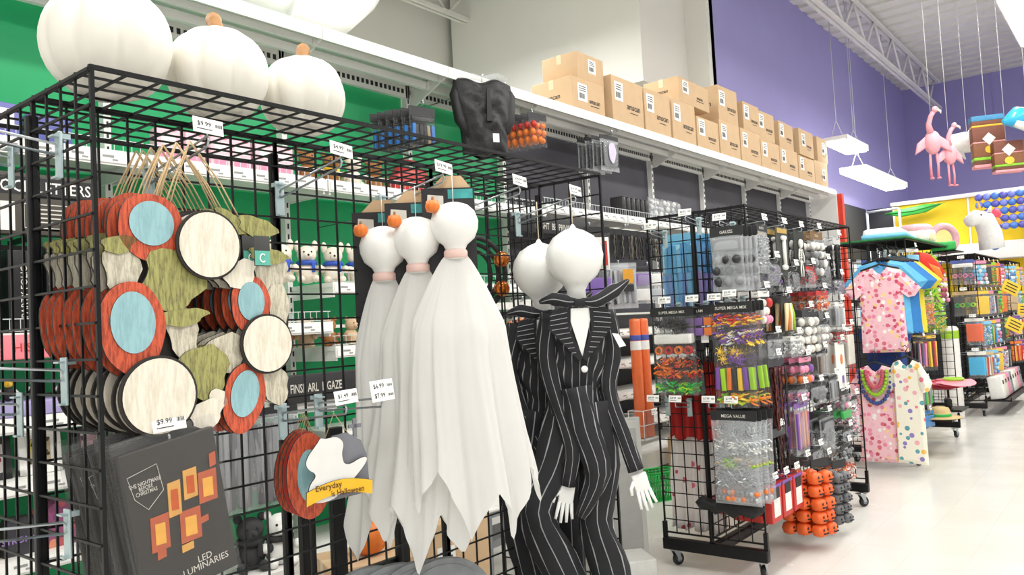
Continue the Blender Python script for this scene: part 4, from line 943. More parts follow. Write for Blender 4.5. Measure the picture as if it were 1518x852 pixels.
for i, (x, w_, txt) in enumerate([(1.14, .12, None), (1.31, .12, 'PARTY FOLIO'), (1.46, .12, 'PARTY'), (1.62, .13, None), (1.76, .1, None)]):
    b = B(m_('#1b1b1d', .35)); b.rbox((0, 0, .17), (w_, .2, .34), .004); b.m(PALE)
    if txt: b.text(txt, .036, T(0, -.1015, .17) @ RY(-PI/2), .008)
    tag(b.build('black_box', None, (x, 3.72, sh(1.52)), (0, 0, rnd.uniform(-.05, .05))), ['plain black upright box at the far left behind the grid', 'black upright box lettered up its spine behind the grid', 'black upright box with short lettering beside the lettered spine', 'wide black upright box behind the wreaths', 'narrow black upright box behind the wreaths'][i], 'box')
b = B(m_('#e9808c', .5)); b.rbox((0, 0, .0), (.3, .012, .1), .004); b.m(REDM); b.text('HIS', .05, T(.04, -.007, -.005), .01); tag(b.build('pink_sign', None, (1.24, 3.57, 1.475), (-.1, 0, 0)), 'pink shelf sign lettered HIS at the left edge', 'sign')
# small figures on violet tray, frames, boxes lower left
b = B(m_('#a79ccb', .45)); b.rbox((0, 0, .03), (.72, .34, .06), .008); tag(b.build('violet_tray', None, (1.32, 3.76, sh(1.18)), (0, 0, 0)), 'long pale violet tray on the left shelf behind the grid', 'tray')
for i in range(6):
    t = thing('toy_figure', f'small black and yellow toy figure on the violet tray, {nth[i]} from the left', 'toy', (1.05+.11*i, 3.7+.03*(i % 2), sh(1.18)+.061), rnd.uniform(-1, .4), 'toy figures on the violet tray')
    b = B(INK); b.ball((0, 0, .03), (.022, .018, .03), 9, 7); b.build('body', t); b = B(YLW); b.ball((0, -.004, .072), (.018, .016, .016), 9, 7); b.tube([(0, -.016, .07), (0, -.03, .066)], [.006, .002], 6); b.build('head', t)
    [B(WHT).tube([(q*.02, 0, .05), (q*.035, -.01, .03)], .006, 6).build('arm', t) for q in (-1, 1)]
def frame(label, x, z, w, h, fm, pm):
    t = thing('picture_frame', label, 'frame', (x, 3.68, z), 0); t.rotation_euler = (-.12, 0, 0)
    b = B(fm)
    for s in (-1, 1): b.rbox((s*(w/2-.014), 0, h/2), (.028, .02, h), .003); b.rbox((0, 0, h/2+s*(h/2-.014)), (w, .02, .028), .003)
    b.build('moulding', t); B(WHT).box((0, .003, h/2), (w-.05, .004, h-.05)).build('mount', t); B(pm).box((0, 0, h/2), (w*.5, .004, h*.55)).build('picture', t)
    b = B(fm); b.tube([(0, .01, h*.7), (0, .07, .01)], .006, 5); b.build('strut', t)
frame('white picture frame with a dark print, behind the grid at lower left', 1.38, sh(.93), .165, .19, WHT, print_mat('print_a', ['#4a3b20', '#c9b25a', '#222222'], 40, '#b8a888', .5))
frame('black picture frame at the left edge', 1.2, sh(.93), .14, .17, INK, print_mat('print_b', ['#8a2b3a', '#dddddd', '#444444'], 40, '#ddd0d0', .5))
frame('dark picture frame beside the white one', 1.58, sh(.93), .13, .17, m_('#333335'), print_mat('print_c', ['#6a2b5a', '#d8a0a8'], 40, '#c09aa0', .5))
b = B(m_('#37363c', .5)); b.prism([(-.06, 0), (.06, 0), (.06, .12), (.04, .15), (-.04, .15), (-.06, .12)], .06); b.m(m_('#a987d6', .5)); b.text('STRONG', .034, T(0, -.031, .06), .015); tag(b.build('grey_box', None, (1.285, 3.68, sh(.62))), 'dark grey arched box with violet lettering, lower left shelf', 'box')
b = B(print_mat('rose_print', ['#b5555a', '#d98a6a', '#6a3a6a'], 22, '#8a4a70', .45, .5)); b.prism([(-.07, 0), (.07, 0), (.07, .15), (0, .19), (-.07, .15)], .1); tag(b.build('rose_box', None, (1.43, 3.7, sh(.62)), (0, 0, .1)), 'house-shaped rose and violet printed box, lower left shelf', 'box')
b = B(TAN); b.rbox((0, 0, .1), (.05, .16, .2), .004); tag(b.build('tan_book', None, (1.17, 3.7, sh(.62))), 'tan upright book at the left edge of the lower shelf', 'book')
b = B(YLW); b.rbox((0, 0, .04), (.22, .2, .08), .006); b.m(WHT); b.box((.0, -.101, .04), (.12, .001, .04)); tag(b.build('yellow_box', None, (1.2, 3.62, .3155), (0, 0, .1)), 'yellow and white carton on the base deck at lower left', 'box')
# plush rows in the bay behind the ghosts
for i in range(4): plush('plush_toy', f'white plush toy with a blue scarf, {nth[i]} from the left behind the grid', (2.62+.165*i+(.0 if i < 2 else .02), 3.7, sh(1.74) if i > 1 else sh(1.74)), rnd.uniform(-.6, .2), CRM, 1.15, 'long', m_('#2f55b8', .6), 'white plush toys with blue scarves')
for i in range(4): plush('plush_toy', f'small tan plush toy on the lower green shelf, {nth[i]} from the left', (2.6+.16*i, 3.7, sh(1.38)), rnd.uniform(-.8, .3), TANP if i % 2 else BRN, .85, group='tan plush toys')
b = B(m_('#2b2a2c', .5)); b.rbox((0, 0, 0), (.62, .03, .15), .005); b.m(PALE); b.text('FINSE ARL  L GAZE', .066, T(-.03, -.0165, .0), .01, .62); tag(b.build('black_sign', None, (2.74, 3.57, 1.18)), 'long black sign box with pale lettering ending in GAZE', 'sign')
for i in range(5):
    t = thing('fabric_pack', f'tall grey gauze pack in the lower green bay, {nth[i]} from the left', 'package', (2.1+.1*i, 3.52, 1.08), -.1, 'grey gauze packs')
    fillrow('sticks', [m_('#77777a'), m_('#6a6a6d'), m_('#8a8a8c')], .1, .42, .05, i).build('gauze', t, (0, 0, -.24)); B(HDR).prism(rect(.1, .05, .03, .005), .004).build('header_card', t); pillow(B(FILM), .11, .46, .06, 0, i).build('bag', t)
for i in range(2): plush('plush_toy', ['black and white plush dog sitting upright on the white deck behind the grid', 'black and white plush dog lower on the white deck'][i], (2.3+.13*i, 3.6-.06*i, .3155), -.4, WHP if i else m_('#3a3a3c', .85), 1.4, scarf=INK)
plush('plush_toy', 'white plush dog on the shelf above the deck', (2.36, 3.7, sh(.75)), -.3, WHP, 1.2, scarf=INK)
# hanging packs high on the green wall
def arm(root, x, z, L=.45):
    b = B(STEEL); b.tube([(x, 4.0, z), (x, 4.0-L, z+.01), (x, 4.0-L-.01, z+.03)], .004, 6); b.ball((x, 4.0-L, z+.035), .012, 8, 6); b.build('peg_hook', root)
for x, z in [(3.62, 2.88), (4.15, 3.08), (4.78, 3.03), (5.92, 3.05), (3.1, 2.12), (5.9, 1.92), (6.4, 1.92), (6.05, 2.24), (6.35, 2.24), (4.3, 1.62), (4.3, 1.3), (4.55, 1.62)]: arm(g if x < 4.95 else k, x, z)
p = pouch('sock_pack', 'dark sock pack with blue and tan patches high on the green wall, frontmost', 'package', (3.62, 3.56, 2.86), -.2, .2, .25, .06, m_('#2a2a2c'), None, [('slab', [KBAG], .3), ('sticks', [m_('#2f6fb8'), KBAG, INK, INK, m_('#a08a68')], 1)], .04, CLEAR)
stack(p, 5, (-.012, .06, 0), 'dark sock pack hanging behind the front one high on the green wall', 'sock packs', .006)
p = pouch('popcorn_pack', 'orange candy corn pack high on the wall beside the black costume, frontmost', 'package', (4.78, 3.5, 3.01), -.1, .2, .24, .05, HDR, None, [('balls', [ORG, REDM, ORG, m_('#f3b48a')], 1)], .05, CLEAR)
stack(p, 6, (-.01, .055, 0), 'orange candy corn pack behind the front one high on the wall', 'orange candy corn packs')
p = pouch('costume_bag', 'black costume bag with a white ghost print high on the charcoal wall', 'package', (5.92, 3.58, 3.03), -.1, .26, .3, .04, HDR, None, [('slab', [KBAG], 1)], .05, FILM)
B(m_('#cfc8de')).prism(oval(.05, .09, 16, 0, -.13, 0, .1), .004, -.03).build('print', p); stack(p, 3, (-.01, .07, 0), 'black costume bag behind the ghost print bag', 'black costume bags')
# black bagged costume over the wall shelf edge
t = thing('bagged_costume', 'large black bagged costume hanging high between green and charcoal panels', 'costume', (4.16, 3.5, 3.14), -.5)
def crinkle(u, v, s, w, h, d, sd):
    e = (4*u*(1-u))**.5*(.3+.7*(4*v*(1-v))**.3)
    q = noise.noise(Vector((u*5+sd, v*6, s)))*.35+noise.noise(Vector((u*13, v*15+sd, s)))*.15
    return ((u-.5)*w*(1-.25*v**2+.05*math.sin(7*v)), s*d*e*(1+q), -h*v+.015*math.sin(u*11))
b = B(m_('#1c1c1e', .5, bump=.3, scale=60))
for s in (-1, 1): b.sheet(lambda u, v: crinkle(u, v, s, .42, .52, .09, 1), 24, 28)
b.build('garment', t)
b = B(m_('#232326', .35)); b.prism([(-.012, -.08), (.012, -.08), (.02, -.3), (-.02, -.3)], .01, -.11); b.build('front_fold', t)
for s in (-1, 1):
    b = B(m_('#1a1a1c', .55)); b.tube([(s*.17, .02, -.01), (s*.2, .0, -.1), (s*.18, -.02, -.28), (s*.12, -.03, -.4)], [.025, .04, .038, .02], 12); b.build('sleeve', t)
b = B(FILM); b.tube([(-.17, 0, .0), (-.08, -.02, .03), (0, 0, .02), (.1, -.03, .04), (.18, 0, .02)], .022, 7); b.build('film_edge', t)
B(TAGW).rbox((.03, -.135, -.42), (.045, .003, .06), .004).build('paper_tag', t); B(STEEL).tube([(0, 0, .0), (0, 0, .04), (.02, .02, .06)], .003, 6).build('hanger_hook', t)
# behind the figures: shelf goods on charcoal wall
for i in range(4):
    p = pouch('wall_pack', f'orange and black pack on the wall behind the pinstriped figures, {nth[i]} from the top', 'package', (4.3+.04*(i % 2), 3.56, 1.6-.23*i), -.2, .24, .2, .05, m_('#e8e6e0'), None, [('balls', [ORG, REDM, KBAG], 1)], .04, CLEAR)
    q = dup(p, (4.62+.04*(i % 2), 3.56, 1.62-.23*i), None, f'orange and black pack beside the column of packs behind the figures, {nth[i]} from the top')
for i in range(6):
    o = B(m_('#2a2a2c', .5, coat=.3)); o.rbox((0, 0, .1), (.06, .14, .2), .02); tag(o.build('black_pack', None, (6.28+.085*i, 3.74, sh(2.36)), (0, 0, .2)), f'black wrapped pack on the upper charcoal shelf, {nth[i]} from the left', 'package', 'black packs on the upper shelf')
for i in range(5):
    t = thing('skull_bag', f'clear bag of white skulls on the upper charcoal shelf, {nth[i]} from the left', 'package', (6.86+.13*i, 3.72, sh(2.36)+.24), .1, 'white skull bags')
    fillrow('balls', [WHT, SILV], .12, .23, .08, 40+i).build('skulls', t, (0, 0, -.12)); pillow(B(FILM), .135, .25, .11, .005, i).build('bag', t)
p = pouch('prop_pack', 'clear pack with an orange printed label hanging on the charcoal wall', 'package', (5.9, 3.52, 1.92), -.5, .3, .38, .03, FILM, None, [('sticks', [SILV, KBAG, SILV, GREYB], 1)], .06, FILM)
B(m_('#d99a2c')).box((.03, -.055, -.1), (.1, .003, .12)).build('label', p); B(INK).box((.03, -.055, -.2), (.1, .003, .06)).build('label', p); stack(p, 1, (.02, .09, 0), 'clear prop pack behind the one with an orange label', 'clear prop packs')
for i in range(4):
    p = pouch('prop_pack', ['white and violet packaged prop, first right of the orange label pack', 'white packaged prop, second right of the orange label pack', 'black and white packaged prop, third right of the orange label pack', 'pale packaged prop, fourth right of the orange label pack'][i], 'package', (6.3+.2*i, 3.54, 1.88), -.6, .18, .3, .03, HDR, None, [('slab', [[PUR, WHT, KBAG, SILV][i]], 1), ('slab', [[WHT, SILV, WHT, GREYB][i]], 1)], .05, FILM)
for i in range(9):
    garland('dark_fringe', f'dark fringe pack under the upper charcoal shelf, {nth[i]} from the left', 'fringe', (5.86+.13*i, 3.58, 2.22), -.4, .1, .24, [m_('#2a2826'), m_('#6d675c'), INK], HDR, .06, group='fringe packs under the upper charcoal shelf')
p = pouch('costume_bag', 'clear costume bag with red and violet art beside the near figure head', 'package', (5.48, 3.5, 2.2), -.5, .28, .6, .05, HDR, None, [('slab', [WHT], 1), ('slab', [m_('#7d5bb0')], .6)], .06, CLEAR); arm(k, 5.48, 2.22)
B(REDM).box((.06, -.05, -.2), (.04, .003, .2)).build('print', p)
b = B(m_('#1c1c1e', .5)); b.rbox((0, 0, 0), (1.1, .03, .13), .004); b.m(PALE); b.text('MIGHT  BE  PRIVATE', .07, T(0, -.0165, -.01), .01, .8); tag(b.build('black_sign', None, (5.0, 3.56, 2.2)), 'long black shelf sign above the pinstriped figures', 'sign')
for i in range(6):
    b = B(m_('#9a9a9a', .5) if i % 2 else m_('#c9c8c4', .5)); b.rbox((0, 0, .15), (.16, .12, .3), .006); b.m(KBAG); b.box((0, -.0605, .2), (.1, .001, .1)); tag(b.build('grey_box', None, (4.98+.19*i, 3.74, sh(1.74) if 4.98+.19*i < 4.9 else sh(1.36)), (0, 0, 0)), f'grey boxed item on the shelf behind the figures, {nth[i]} from the left', 'box', 'grey boxes behind the figures')
# orange goods on lower charcoal shelves
for i in range(4):
    b = B(ORANGE); b.lathe([(.035, 0), (.04, .005), (.04, .13), (.036, .14), (.025, .145)], 18); b.m(m_('#f4b08a')); b.lathe([(.0405, .05), (.0408, .055), (.0408, .09), (.0405, .095)], 18); tag(b.build('orange_canister', None, (5.62+.1*i, 3.68, sh(1.09))), f'orange canister on the charcoal shelf behind the figures, {nth[i]} from the left', 'canister', 'orange canisters')
for i in range(5):
    b = B(m_('#e06038', .5)); b.rbox((0, 0, .11), (.12, .1, .22), .005); b.m(m_('#f6c9b0')); b.box((0, -.051, .14), (.08, .001, .06)); tag(b.build('orange_box', None, (5.1+.13*i, 3.7, sh(.82) if i else sh(1.09))), f'orange box on the lower charcoal shelf behind the figures, {nth[i]} from the left', 'box', 'orange boxes behind the figures')
for i in range(2):
    b = B(m_('#e9703a', .4, coat=.3)); b.lathe([(.04, 0), (.046, .004), (.046, .96), (.04, .98), (.01, .985)], 20); b.m(m_('#4a58a8')); b.lathe([(.0465, .8), (.0468, .805), (.0468, .84), (.0465, .845)], 20); b.m(WHT); b.lathe([(.0465, .72), (.0468, .725), (.0468, .79), (.0465, .795)], 20)
    tag(b.build('orange_tube', None, (5.83+.1*i, 3.38-.02*i, .475), (-.02, .03, 0)), ['tall orange tube in the wire holder, left of two', 'tall orange tube in the wire holder, right of two'][i], 'tube')
t = thing('wire_holder', 'clear wire holder carrying two tall orange tubes', 'holder', (5.88, 3.38, .46))
b = B(m_('#d8d8d6', .4))
for z in (0, .12, .24): b.tube([(-.12, -.07, z), (.12, -.07, z), (.12, .07, z), (-.12, .07, z)], .004, 5, closed=True)
for x in (-.12, .12):
    for y in (-.07, .07): b.tube([(x, y, 0), (x, y, .24)], .004, 5)
b.box((0, 0, .004), (.24, .14, .006)); b.tube([(0, .07, .2), (0, .2, .2)], .004, 5); b.build('basket', t); B(CLEAR).box((0, -.072, .12), (.24, .002, .24)).build('front_panel', t); place('price_tag', tag_mesh('$3.99', .1, .05), t, (.05, -.08, .22))

# ================================================================== ON THE FLOOR BETWEEN RACKS AND WALL
carton(6.42, 3.1, 0, .5, .4, .42, 'lower brown carton on the floor by the charcoal wall', -.3, False, None)
carton(6.36, 3.1, .421, .42, .34, .32, 'upper brown carton with two shipping labels by the charcoal wall', -.25, False, None, (-.1, .0))
carton(7.02, 3.12, 0, .4, .36, .5, 'tall brown carton on the floor behind the near end of the second rack', -.1, False, None, (.1, .1))
t = thing('shopping_basket', 'green plastic shopping basket on the floor by the cartons', 'basket', (5.76, 3.2, 0), -.5); t.scale = (.82, .82, .88)
b = B(m_('#22b24c', .4)); w0, w1, hb = .13, .17, .26
for s in (-1, 1):
    for i in range(9):
        u = -1+2*i/8; b.tube([(u*w0, s*.09, .0), (u*w1, s*.125, hb)], .007, 5)
    for i in range(6):
        u = -1+2*i/5; b.tube([(s*w0, u*.09, 0), (s*w1, u*.125, hb)], .007, 5)
for z, f in ((0, 0), (.1, .4), (.19, .75), (hb, 1)):
    a, c = w0+(w1-w0)*f, .09+.035*f; b.tube([(-a, -c, z), (a, -c, z), (a, c, z), (-a, c, z)], .011 if z in (0, hb) else .008, 6, closed=True)
b.box((0, 0, .006), (w0*2, .18, .01)); b.build('body', t)
b = B(m_('#1e8f3e', .4)); b.tube([(-w1, 0, hb), (-w1*.9, -.1, hb+.02), (w1*.9, -.1, hb+.02), (w1, 0, hb)], .007, 6); b.build('handle', t)
t = thing('paper_bundle', 'small heap of pink and white wrapped stock beside the green basket', 'package', (5.98, 2.8, 0), .4)
b = B(m_('#e8dcd8', .5, bump=.3)); puff(b, [(-.16, 0), (.16, 0), (.17, .06), (.1, .1), (-.1, .09), (-.17, .05)], .16); b.build('wrap', t); B(PNK).rbox((.03, -.07, .05), (.12, .03, .04), .01).build('label', t)
for i in range(4):
    b = B(m_('#c6c6c1', .6, var=.04)); b.rbox((0, 0, .42), (.27, .022, .8), .003); b.m(m_('#a9a9a5', .6)); b.rbox((0, -.012, .42), (.21, .004, .72), .002)
    tag(b.build('foam_board', None, (4.2+.06*i, 2.58+.035*i, .012), (-.05, 0, -.75)), ['pale grey foam board standing on the floor past the figures, frontmost', 'pale grey foam board, second of four', 'pale grey foam board, third of four', 'pale grey foam board, rearmost of four'][i], 'board', 'foam boards')
b = B(m_('#cfcfcb', .6)); b.rbox((0, 0, .07), (.34, .24, .14), .006); tag(b.build('grey_carton', None, (3.86, 2.42, 0), (0, 0, -.7)), 'low pale grey carton on the floor in front of the foam boards', 'box')
pumpkin((2.47, 2.9, .44), .085, 'orange pumpkin on the cardboard carton behind the rack', MINI, 10, .1, 0, STEM, 'orange_pumpkin')
carton(2.47, 2.92, 0, .42, .34, .438, 'brown carton with an orange pumpkin on it, behind the rack', -.4, False, None)
carton(3.0, 2.95, 0, .36, .34, .5, 'brown carton behind the hem of the front ghost', -.3, False, None)
t = thing('stock_stand', 'black three-post metal stand behind the spine of the near rack', 'stand', (2.05, 2.52, 0))
for x in (-.2, -.055, .275): B(BLACK).rbox((x, 0, .55 if x < .2 else .4), (.06, .03, 1.1 if x < .2 else .8), .004).build('post', t)
for z in (.04, .5): B(BLACK).rbox((.035, .02, z), (.56, .03, .04), .004).build('crossbar', t)
for x in (-.2, .275): B(BLACK).rbox((x, 0, .015), (.06, .4, .03), .004).build('foot', t)
t = thing('serving_cart', 'low grey metal cart with a white top in the aisle behind the rack', 'cart', (3.6, 3.05, 0), -.1)
B(WHT).rbox((0, 0, .46), (.62, .4, .02), .006).build('top', t)
b = B(m_('#8f9396', .4, .5))
for s in (-1, 1): b.box((0, s*.18, .435), (.6, .03, .03)); b.box((s*.28, 0, .435), (.03, .36, .03)); b.box((s*.1, 0, .435), (.03, .36, .02))
b.build('apron', t)
for i in (-1, 1):
    for j in (-1, 1): B(m_('#8f9396', .4, .5)).rbox((i*.27, j*.17, .24), (.035, .035, .38), .004).build('leg', t); B(INK).lathe([(.01, -.012), (.028, -.012), (.028, .012), (.01, .012)], 12, T(i*.27, j*.17, .028) @ RX(PI/2)).build('wheel', t)
t = thing('patterned_bag', 'black and white spotted bag on the carton behind the rack', 'bag', (3.0, 2.92, .501), -.4)
b = B(print_mat('spots', ['#111111', '#161616'], 26, '#f0f0ee', .36)); puff(b, [(-.12, 0), (.12, 0), (.13, .1), (.1, .16), (-.1, .16), (-.13, .1)], .1); b.build('body', t); B(INK).tube([(-.05, 0, .155), (-.03, 0, .2), (.03, 0, .2), (.05, 0, .155)], .006, 6).build('handle', t)
# round black wreath with copper baubles hung inside the end panel
t = thing('bauble_wreath', 'black wire wreath with copper baubles hanging inside the rack end', 'wreath', (2.5, 2.2, 1.68), -.6)
b = B(INK)
for q in range(3): b.tube([((.13-.025*q)*math.cos(a), .02*q-.02, (.15-.025*q)*math.sin(a)) for a in [2*PI*i/28 for i in range(28)]], .012-.002*q, 6, closed=True)
b.build('ring', t)
for a in (1.9, 2.6, 3.4, 4.2, .4, -.5): B(m_('#c8702a', .15, .7)).ball((.12*math.cos(a), -.04, .14*math.sin(a)), .034, 14, 10).build('bauble', t)
B(STEEL).tube([(0, 0, .15), (0, 0, .24)], .002, 5).build('wire', t)
# ================================================================== RACK 3: SHIRTS, DRESSES, BEACH GOODS
FLORAL = print_mat('pink_floral', ['#e58aa6', '#f4f0ec', '#c94a64', '#f3cf8a', '#efb4c4', '#d86a80'], 26, '#f2c2cc', .46)
FLOR2 = print_mat('white_floral', ['#e77c8c', '#8f7fc4', '#f2c25a', '#5aa0a8', '#eeb0ba'], 16, '#f3eede', .34)
def shirt_outline(w, h, sl=.12, neck=.06):
    return [(-neck, 0), (-w*.42, -.03), (-w*.5-sl, -.2), (-w*.5-sl*.55, -.27), (-w*.44, -.2), (-w*.47, -h), (w*.47, -h), (w*.44, -.2), (w*.5+sl*.55, -.27), (w*.5+sl, -.2), (w*.42, -.03), (neck, 0), (neck*.5, -.04), (0, -.06), (-neck*.5, -.04)][::-1]
def garment(name, label, loc, rz, w, h, m, sl=.12, collar=None, group=None, cat='shirt', extra=None):
    t = thing(name, label, cat, loc, rz, group)
    o = shirt_outline(w, h, sl); n = len(o)
    b = B(m)
    # front and back skins, gently folded, from the outline
    vs = []; fs = []
    for s in (-1, 1):
        k = len(vs)
        vs += [(x, s*.006, z) for x, z in o]
        vs += [(x*.8, s*(.03+.012*math.sin(x*40)), -h/2+(z+h/2)*.92) for x, z in o]
        for i in range(n):
            q = (k+i, k+(i+1) % n, k+n+(i+1) % n, k+n+i); fs.append(q if s < 0 else q[::-1])
        cap = tuple(k+n+i for i in range(n)); fs.append(cap if s < 0 else cap[::-1])
    for i in range(n): fs.append((i, i+2*n, (i+1) % n+2*n, (i+1) % n))
    b.add(vs, fs); b.build('body', t)
    if collar:
        b = B(collar)
        for s in (-1, 1): b.prism([(s*.008, -.06), (s*.062, .0), (s*.075, -.05), (s*.03, -.11)], .006, -.04)
        b.build('collar', t)
        b = B(WHT)
        for z in (-.16, -.26, -.36): b.ball((0, -.04, z), .007, 8, 5)
        b.build('buttons', t)
    b = B(INK); b.tube([(-w*.4, 0, -.02), (0, 0, .03), (w*.4, 0, -.02)], .009, 6); b.tube([(0, 0, .03), (0, 0, .07), (.02, 0, .1), (0, 0, .125), (-.02, 0, .11)], .004, 6); b.build('hanger', t)
    if extra: extra(t)
    return t
garment('floral_shirt', 'pink floral short-sleeved shirt on the end of the shirt rack', (7.66, 1.9, 1.80), E2+.15, .4, .76, FLORAL, .12, FLORAL)
for i, (m, l) in enumerate([(m_('#5fb0de', .7), 'pale blue shirt behind the pink floral shirt'), (m_('#2f7cc0', .7), 'mid blue shirt behind the pale blue one'), (m_('#2f7cc0', .7), 'second mid blue shirt, nearer the rack'), (m_('#e2cf3a', .7), 'yellow shirt closest to the rack behind the blue ones')]):
    garment('hanging_shirt', l, (7.705+.042*i, 1.88-.03*i, 1.86), E2+.1, .44, .66, m, .13)
garment('navy_shorts_top', 'navy blue garment showing below the pink floral shirt', (7.8, 1.93, 1.4), E2, .36, .55, NAVY, .05)
def lei(t):
    for r, m, y in ((.15, m_('#3f4f90', .7), -.04), (.11, LIME, -.055), (.075, m_('#c5536a'), -.07)):
        b = B(m)
        for k in range(19):
            a = PI+PI*k/18; b.ball((r*math.cos(a)*.9, y, -.05+r*1.9*math.sin(a)), .018, 7, 5)
        b.build('lei', t)
garment('floral_dress', 'pink floral dress with flower garlands, hung low on the shirt rack', (7.62, 1.99, .93), E2+.1, .34, .86, FLORAL, .06, None, None, 'dress', lei)
garment('floral_dress', 'cream dress with large coloured flowers beside the garlanded pink dress', (7.58, 1.72, .98), E2-.2, .27, .9, FLOR2, .07, None, None, 'dress')
garment('floral_dress', 'pink garment between the two floral dresses', (7.7, 1.84, .9), E2, .3, .6, m_('#e48aa4', .7, var=.3, scale=30), .07, None, None, 'dress')
for i, (y, z) in enumerate([(1.9, 1.93), (1.98, 1.05), (1.76, 1.1)]): hook(R3, (7.895, y, z), .27, .01, None, 'X', True)
def sp3(x, z, R=R3): hook(R, (x, 2.02, z-.02), .3, .02, '$2.99', 'Y', False)
# red bird pinata, green garlands and packs on the aisle side
t = thing('bird_pinata', 'red and orange bird decoration on the aisle side of the shirt rack', 'pinata', (8.6, 1.7, 1.86), -.8)
b = B(m_('#d8331f', .7, bump=.3)); puff(b, [(-.16, .02), (-.1, .1), (0, .08), (.1, -.02), (.16, -.12), (.02, -.2), (-.08, -.12)][::-1], .16); b.build('body', t)
b = B(ORG); puff(b, [(-.05, 0), (.08, -.06), (.12, -.2), (.02, -.14)][::-1], .19); b.build('wing', t); b = B(YLW); b.tube([(-.14, -.02, .06), (-.2, -.03, .03)], [.025, .004], 8); b.build('beak', t)
for i in range(5):
    t = thing('leaf_garland', f'lime leaf garland on the aisle side of the shirt rack, {nth[i]} from the front', 'garland', (8.95+.05*i, 1.72+.05*i, 1.96), -.5, 'lime leaf garlands')
    r = random.Random(i)
    b = B(m_('#9ac62f', .6)); 
    for kx in range(16):
        a = r.uniform(-.5, .5); z = -.035*kx; b.prism([(0, z), (.05*math.cos(a), z-.02), (.11*math.cos(a), z-.05), (.04*math.cos(a), z-.05)], .004, r.uniform(-.03, .03)); b.prism([(0, z), (-.05, z-.02), (-.1*math.cos(a), z-.055), (-.04, z-.05)], .004, r.uniform(-.03, .03))
    b.build('leaves', t); B(GRN).tube([(0, 0, .03), (.01, 0, -.2), (0, 0, -.58)], .006, 5).build('cord', t)
LIST3 = [  # x, top z, w, h, header, rows, front label
 (8.25, 1.96, .22, .3, WHT, [('slab', [SKY], 1)], 'sky blue bagged shirt on the aisle side, upper left'),
 (8.3, 1.5, .2, .26, TAN, [('sticks', [PNK, REDM, TAN], 1)], 'tan and rose striped pack under the red bird'),
 (8.75, 1.5, .24, .3, TAN, [('bits', [ORG, YLW, TAN, PNK], 1)], 'pack of orange and tan flowers under the red bird'),
 (9.25, 1.34, .26, .22, LIME, [('bits', [LIME, YLW, GRN], 1)], 'lime and yellow garland pack in the middle row'),
 (8.3, 1.12, .2, .3, HDR, [('sticks', [KBAG, PUR, PNK], 1)], 'dark and pink fan pack beside the floral dresses'),
 (8.8, 1.12, .16, .34, YLW, [('sticks', [YLW, KBAG, REDM], 1)], 'yellow and black striped pack in the third row'),
 (9.5, 1.7, .22, .28, PNK, [('balls', [PNK, m_('#a33a5c'), WHT], 1)], 'rose printed pack near the far end of the upper row'),
 (8.35, .72, .24, .26, GRN, [('sticks', [GRN, LIME, GREYB], 1)], 'green stick pack low on the aisle side'),
 (8.35, .42, .26, .16, BLU, [('slab', [BLU], 1)], 'blue pack near the foot of the rack')]
for x, z, w_, h_, hm, rows, l in LIST3:
    p = pouch('beach_pack', l, 'package', (x, 1.75, z), -.3, w_, h_, .03, hm, None, rows, .04, CLEAR); sp3(x, z+.02)
    stack(p, 2, (0, .07, 0), 'copy of the '+l.split(' on the')[0].split(' under')[0].split(' in the')[0].split(' near')[0].split(' beside')[0].split(' low')[0], l[:40], .005)
for i in range(4):
    t = thing('sun_visor', ['pink sun visor, outermost of the stack on the aisle side', 'rose sun visor, second of the stack', 'red sun visor, third of the stack', 'pale pink sun visor, innermost of the stack'][i], 'visor', (9.2, 1.66+.06*i, .66-.012*i), -.6)
    m = [m_('#ee8a98', .5), m_('#e06a7c', .5), m_('#d4485a', .5), m_('#f0a8b0', .5)][i]
    b = B(m); b.sheet(lambda u, v: ((.1+.13*v)*math.cos(PI*u), -(.1+.13*v)*math.sin(PI*u)*.8, -.05*v*math.sin(PI*u)), 20, 4); b.build('brim', t)
    B(LIME if i == 0 else m).tube([(.1*math.cos(a), -.08*math.sin(a) if a < PI else -.08*math.sin(a), .012) for a in [2*PI*q/20 for q in range(20)]], .015, 6, closed=True).build('band', t)
t = thing('straw_hat', 'tan straw hat low on the shirt rack', 'hat', (8.55, 1.68, .36), 0); B(m_('#c7ae7c', .85, bump=.3)).lathe([(.19, 0), (.185, .008), (.1, .012), (.095, .06), (.08, .095), (.03, .105)], 28).build('crown', t); B(GRN).lathe([(.101, .014), (.103, .018), (.1, .036), (.098, .04)], 28).build('band', t)
b = B(BLACK); b.box((0, 0, 0), (.4, .3, .02)); b.build('display_shelf', R3, (8.6-8.825, 1.7-2.035, .345))
t = thing('snorkel_mask', 'black snorkel mask beside the straw hat', 'mask', (9.2, 1.72, .38), .3)
b = B(INK); b.rbox((0, 0, .05), (.16, .06, .09), .02); b.build('mask', t); b = B(INK); b.tube([(.09, 0, .02), (.11, -.02, .1), (.12, -.02, .24)], .012, 8); b.build('snorkel', t); b = B(BLACK); b.box((0, 0, 0), (.4, .3, .02)); b.build('display_shelf', R3, (9.2-8.825, 1.72-2.035, .368))
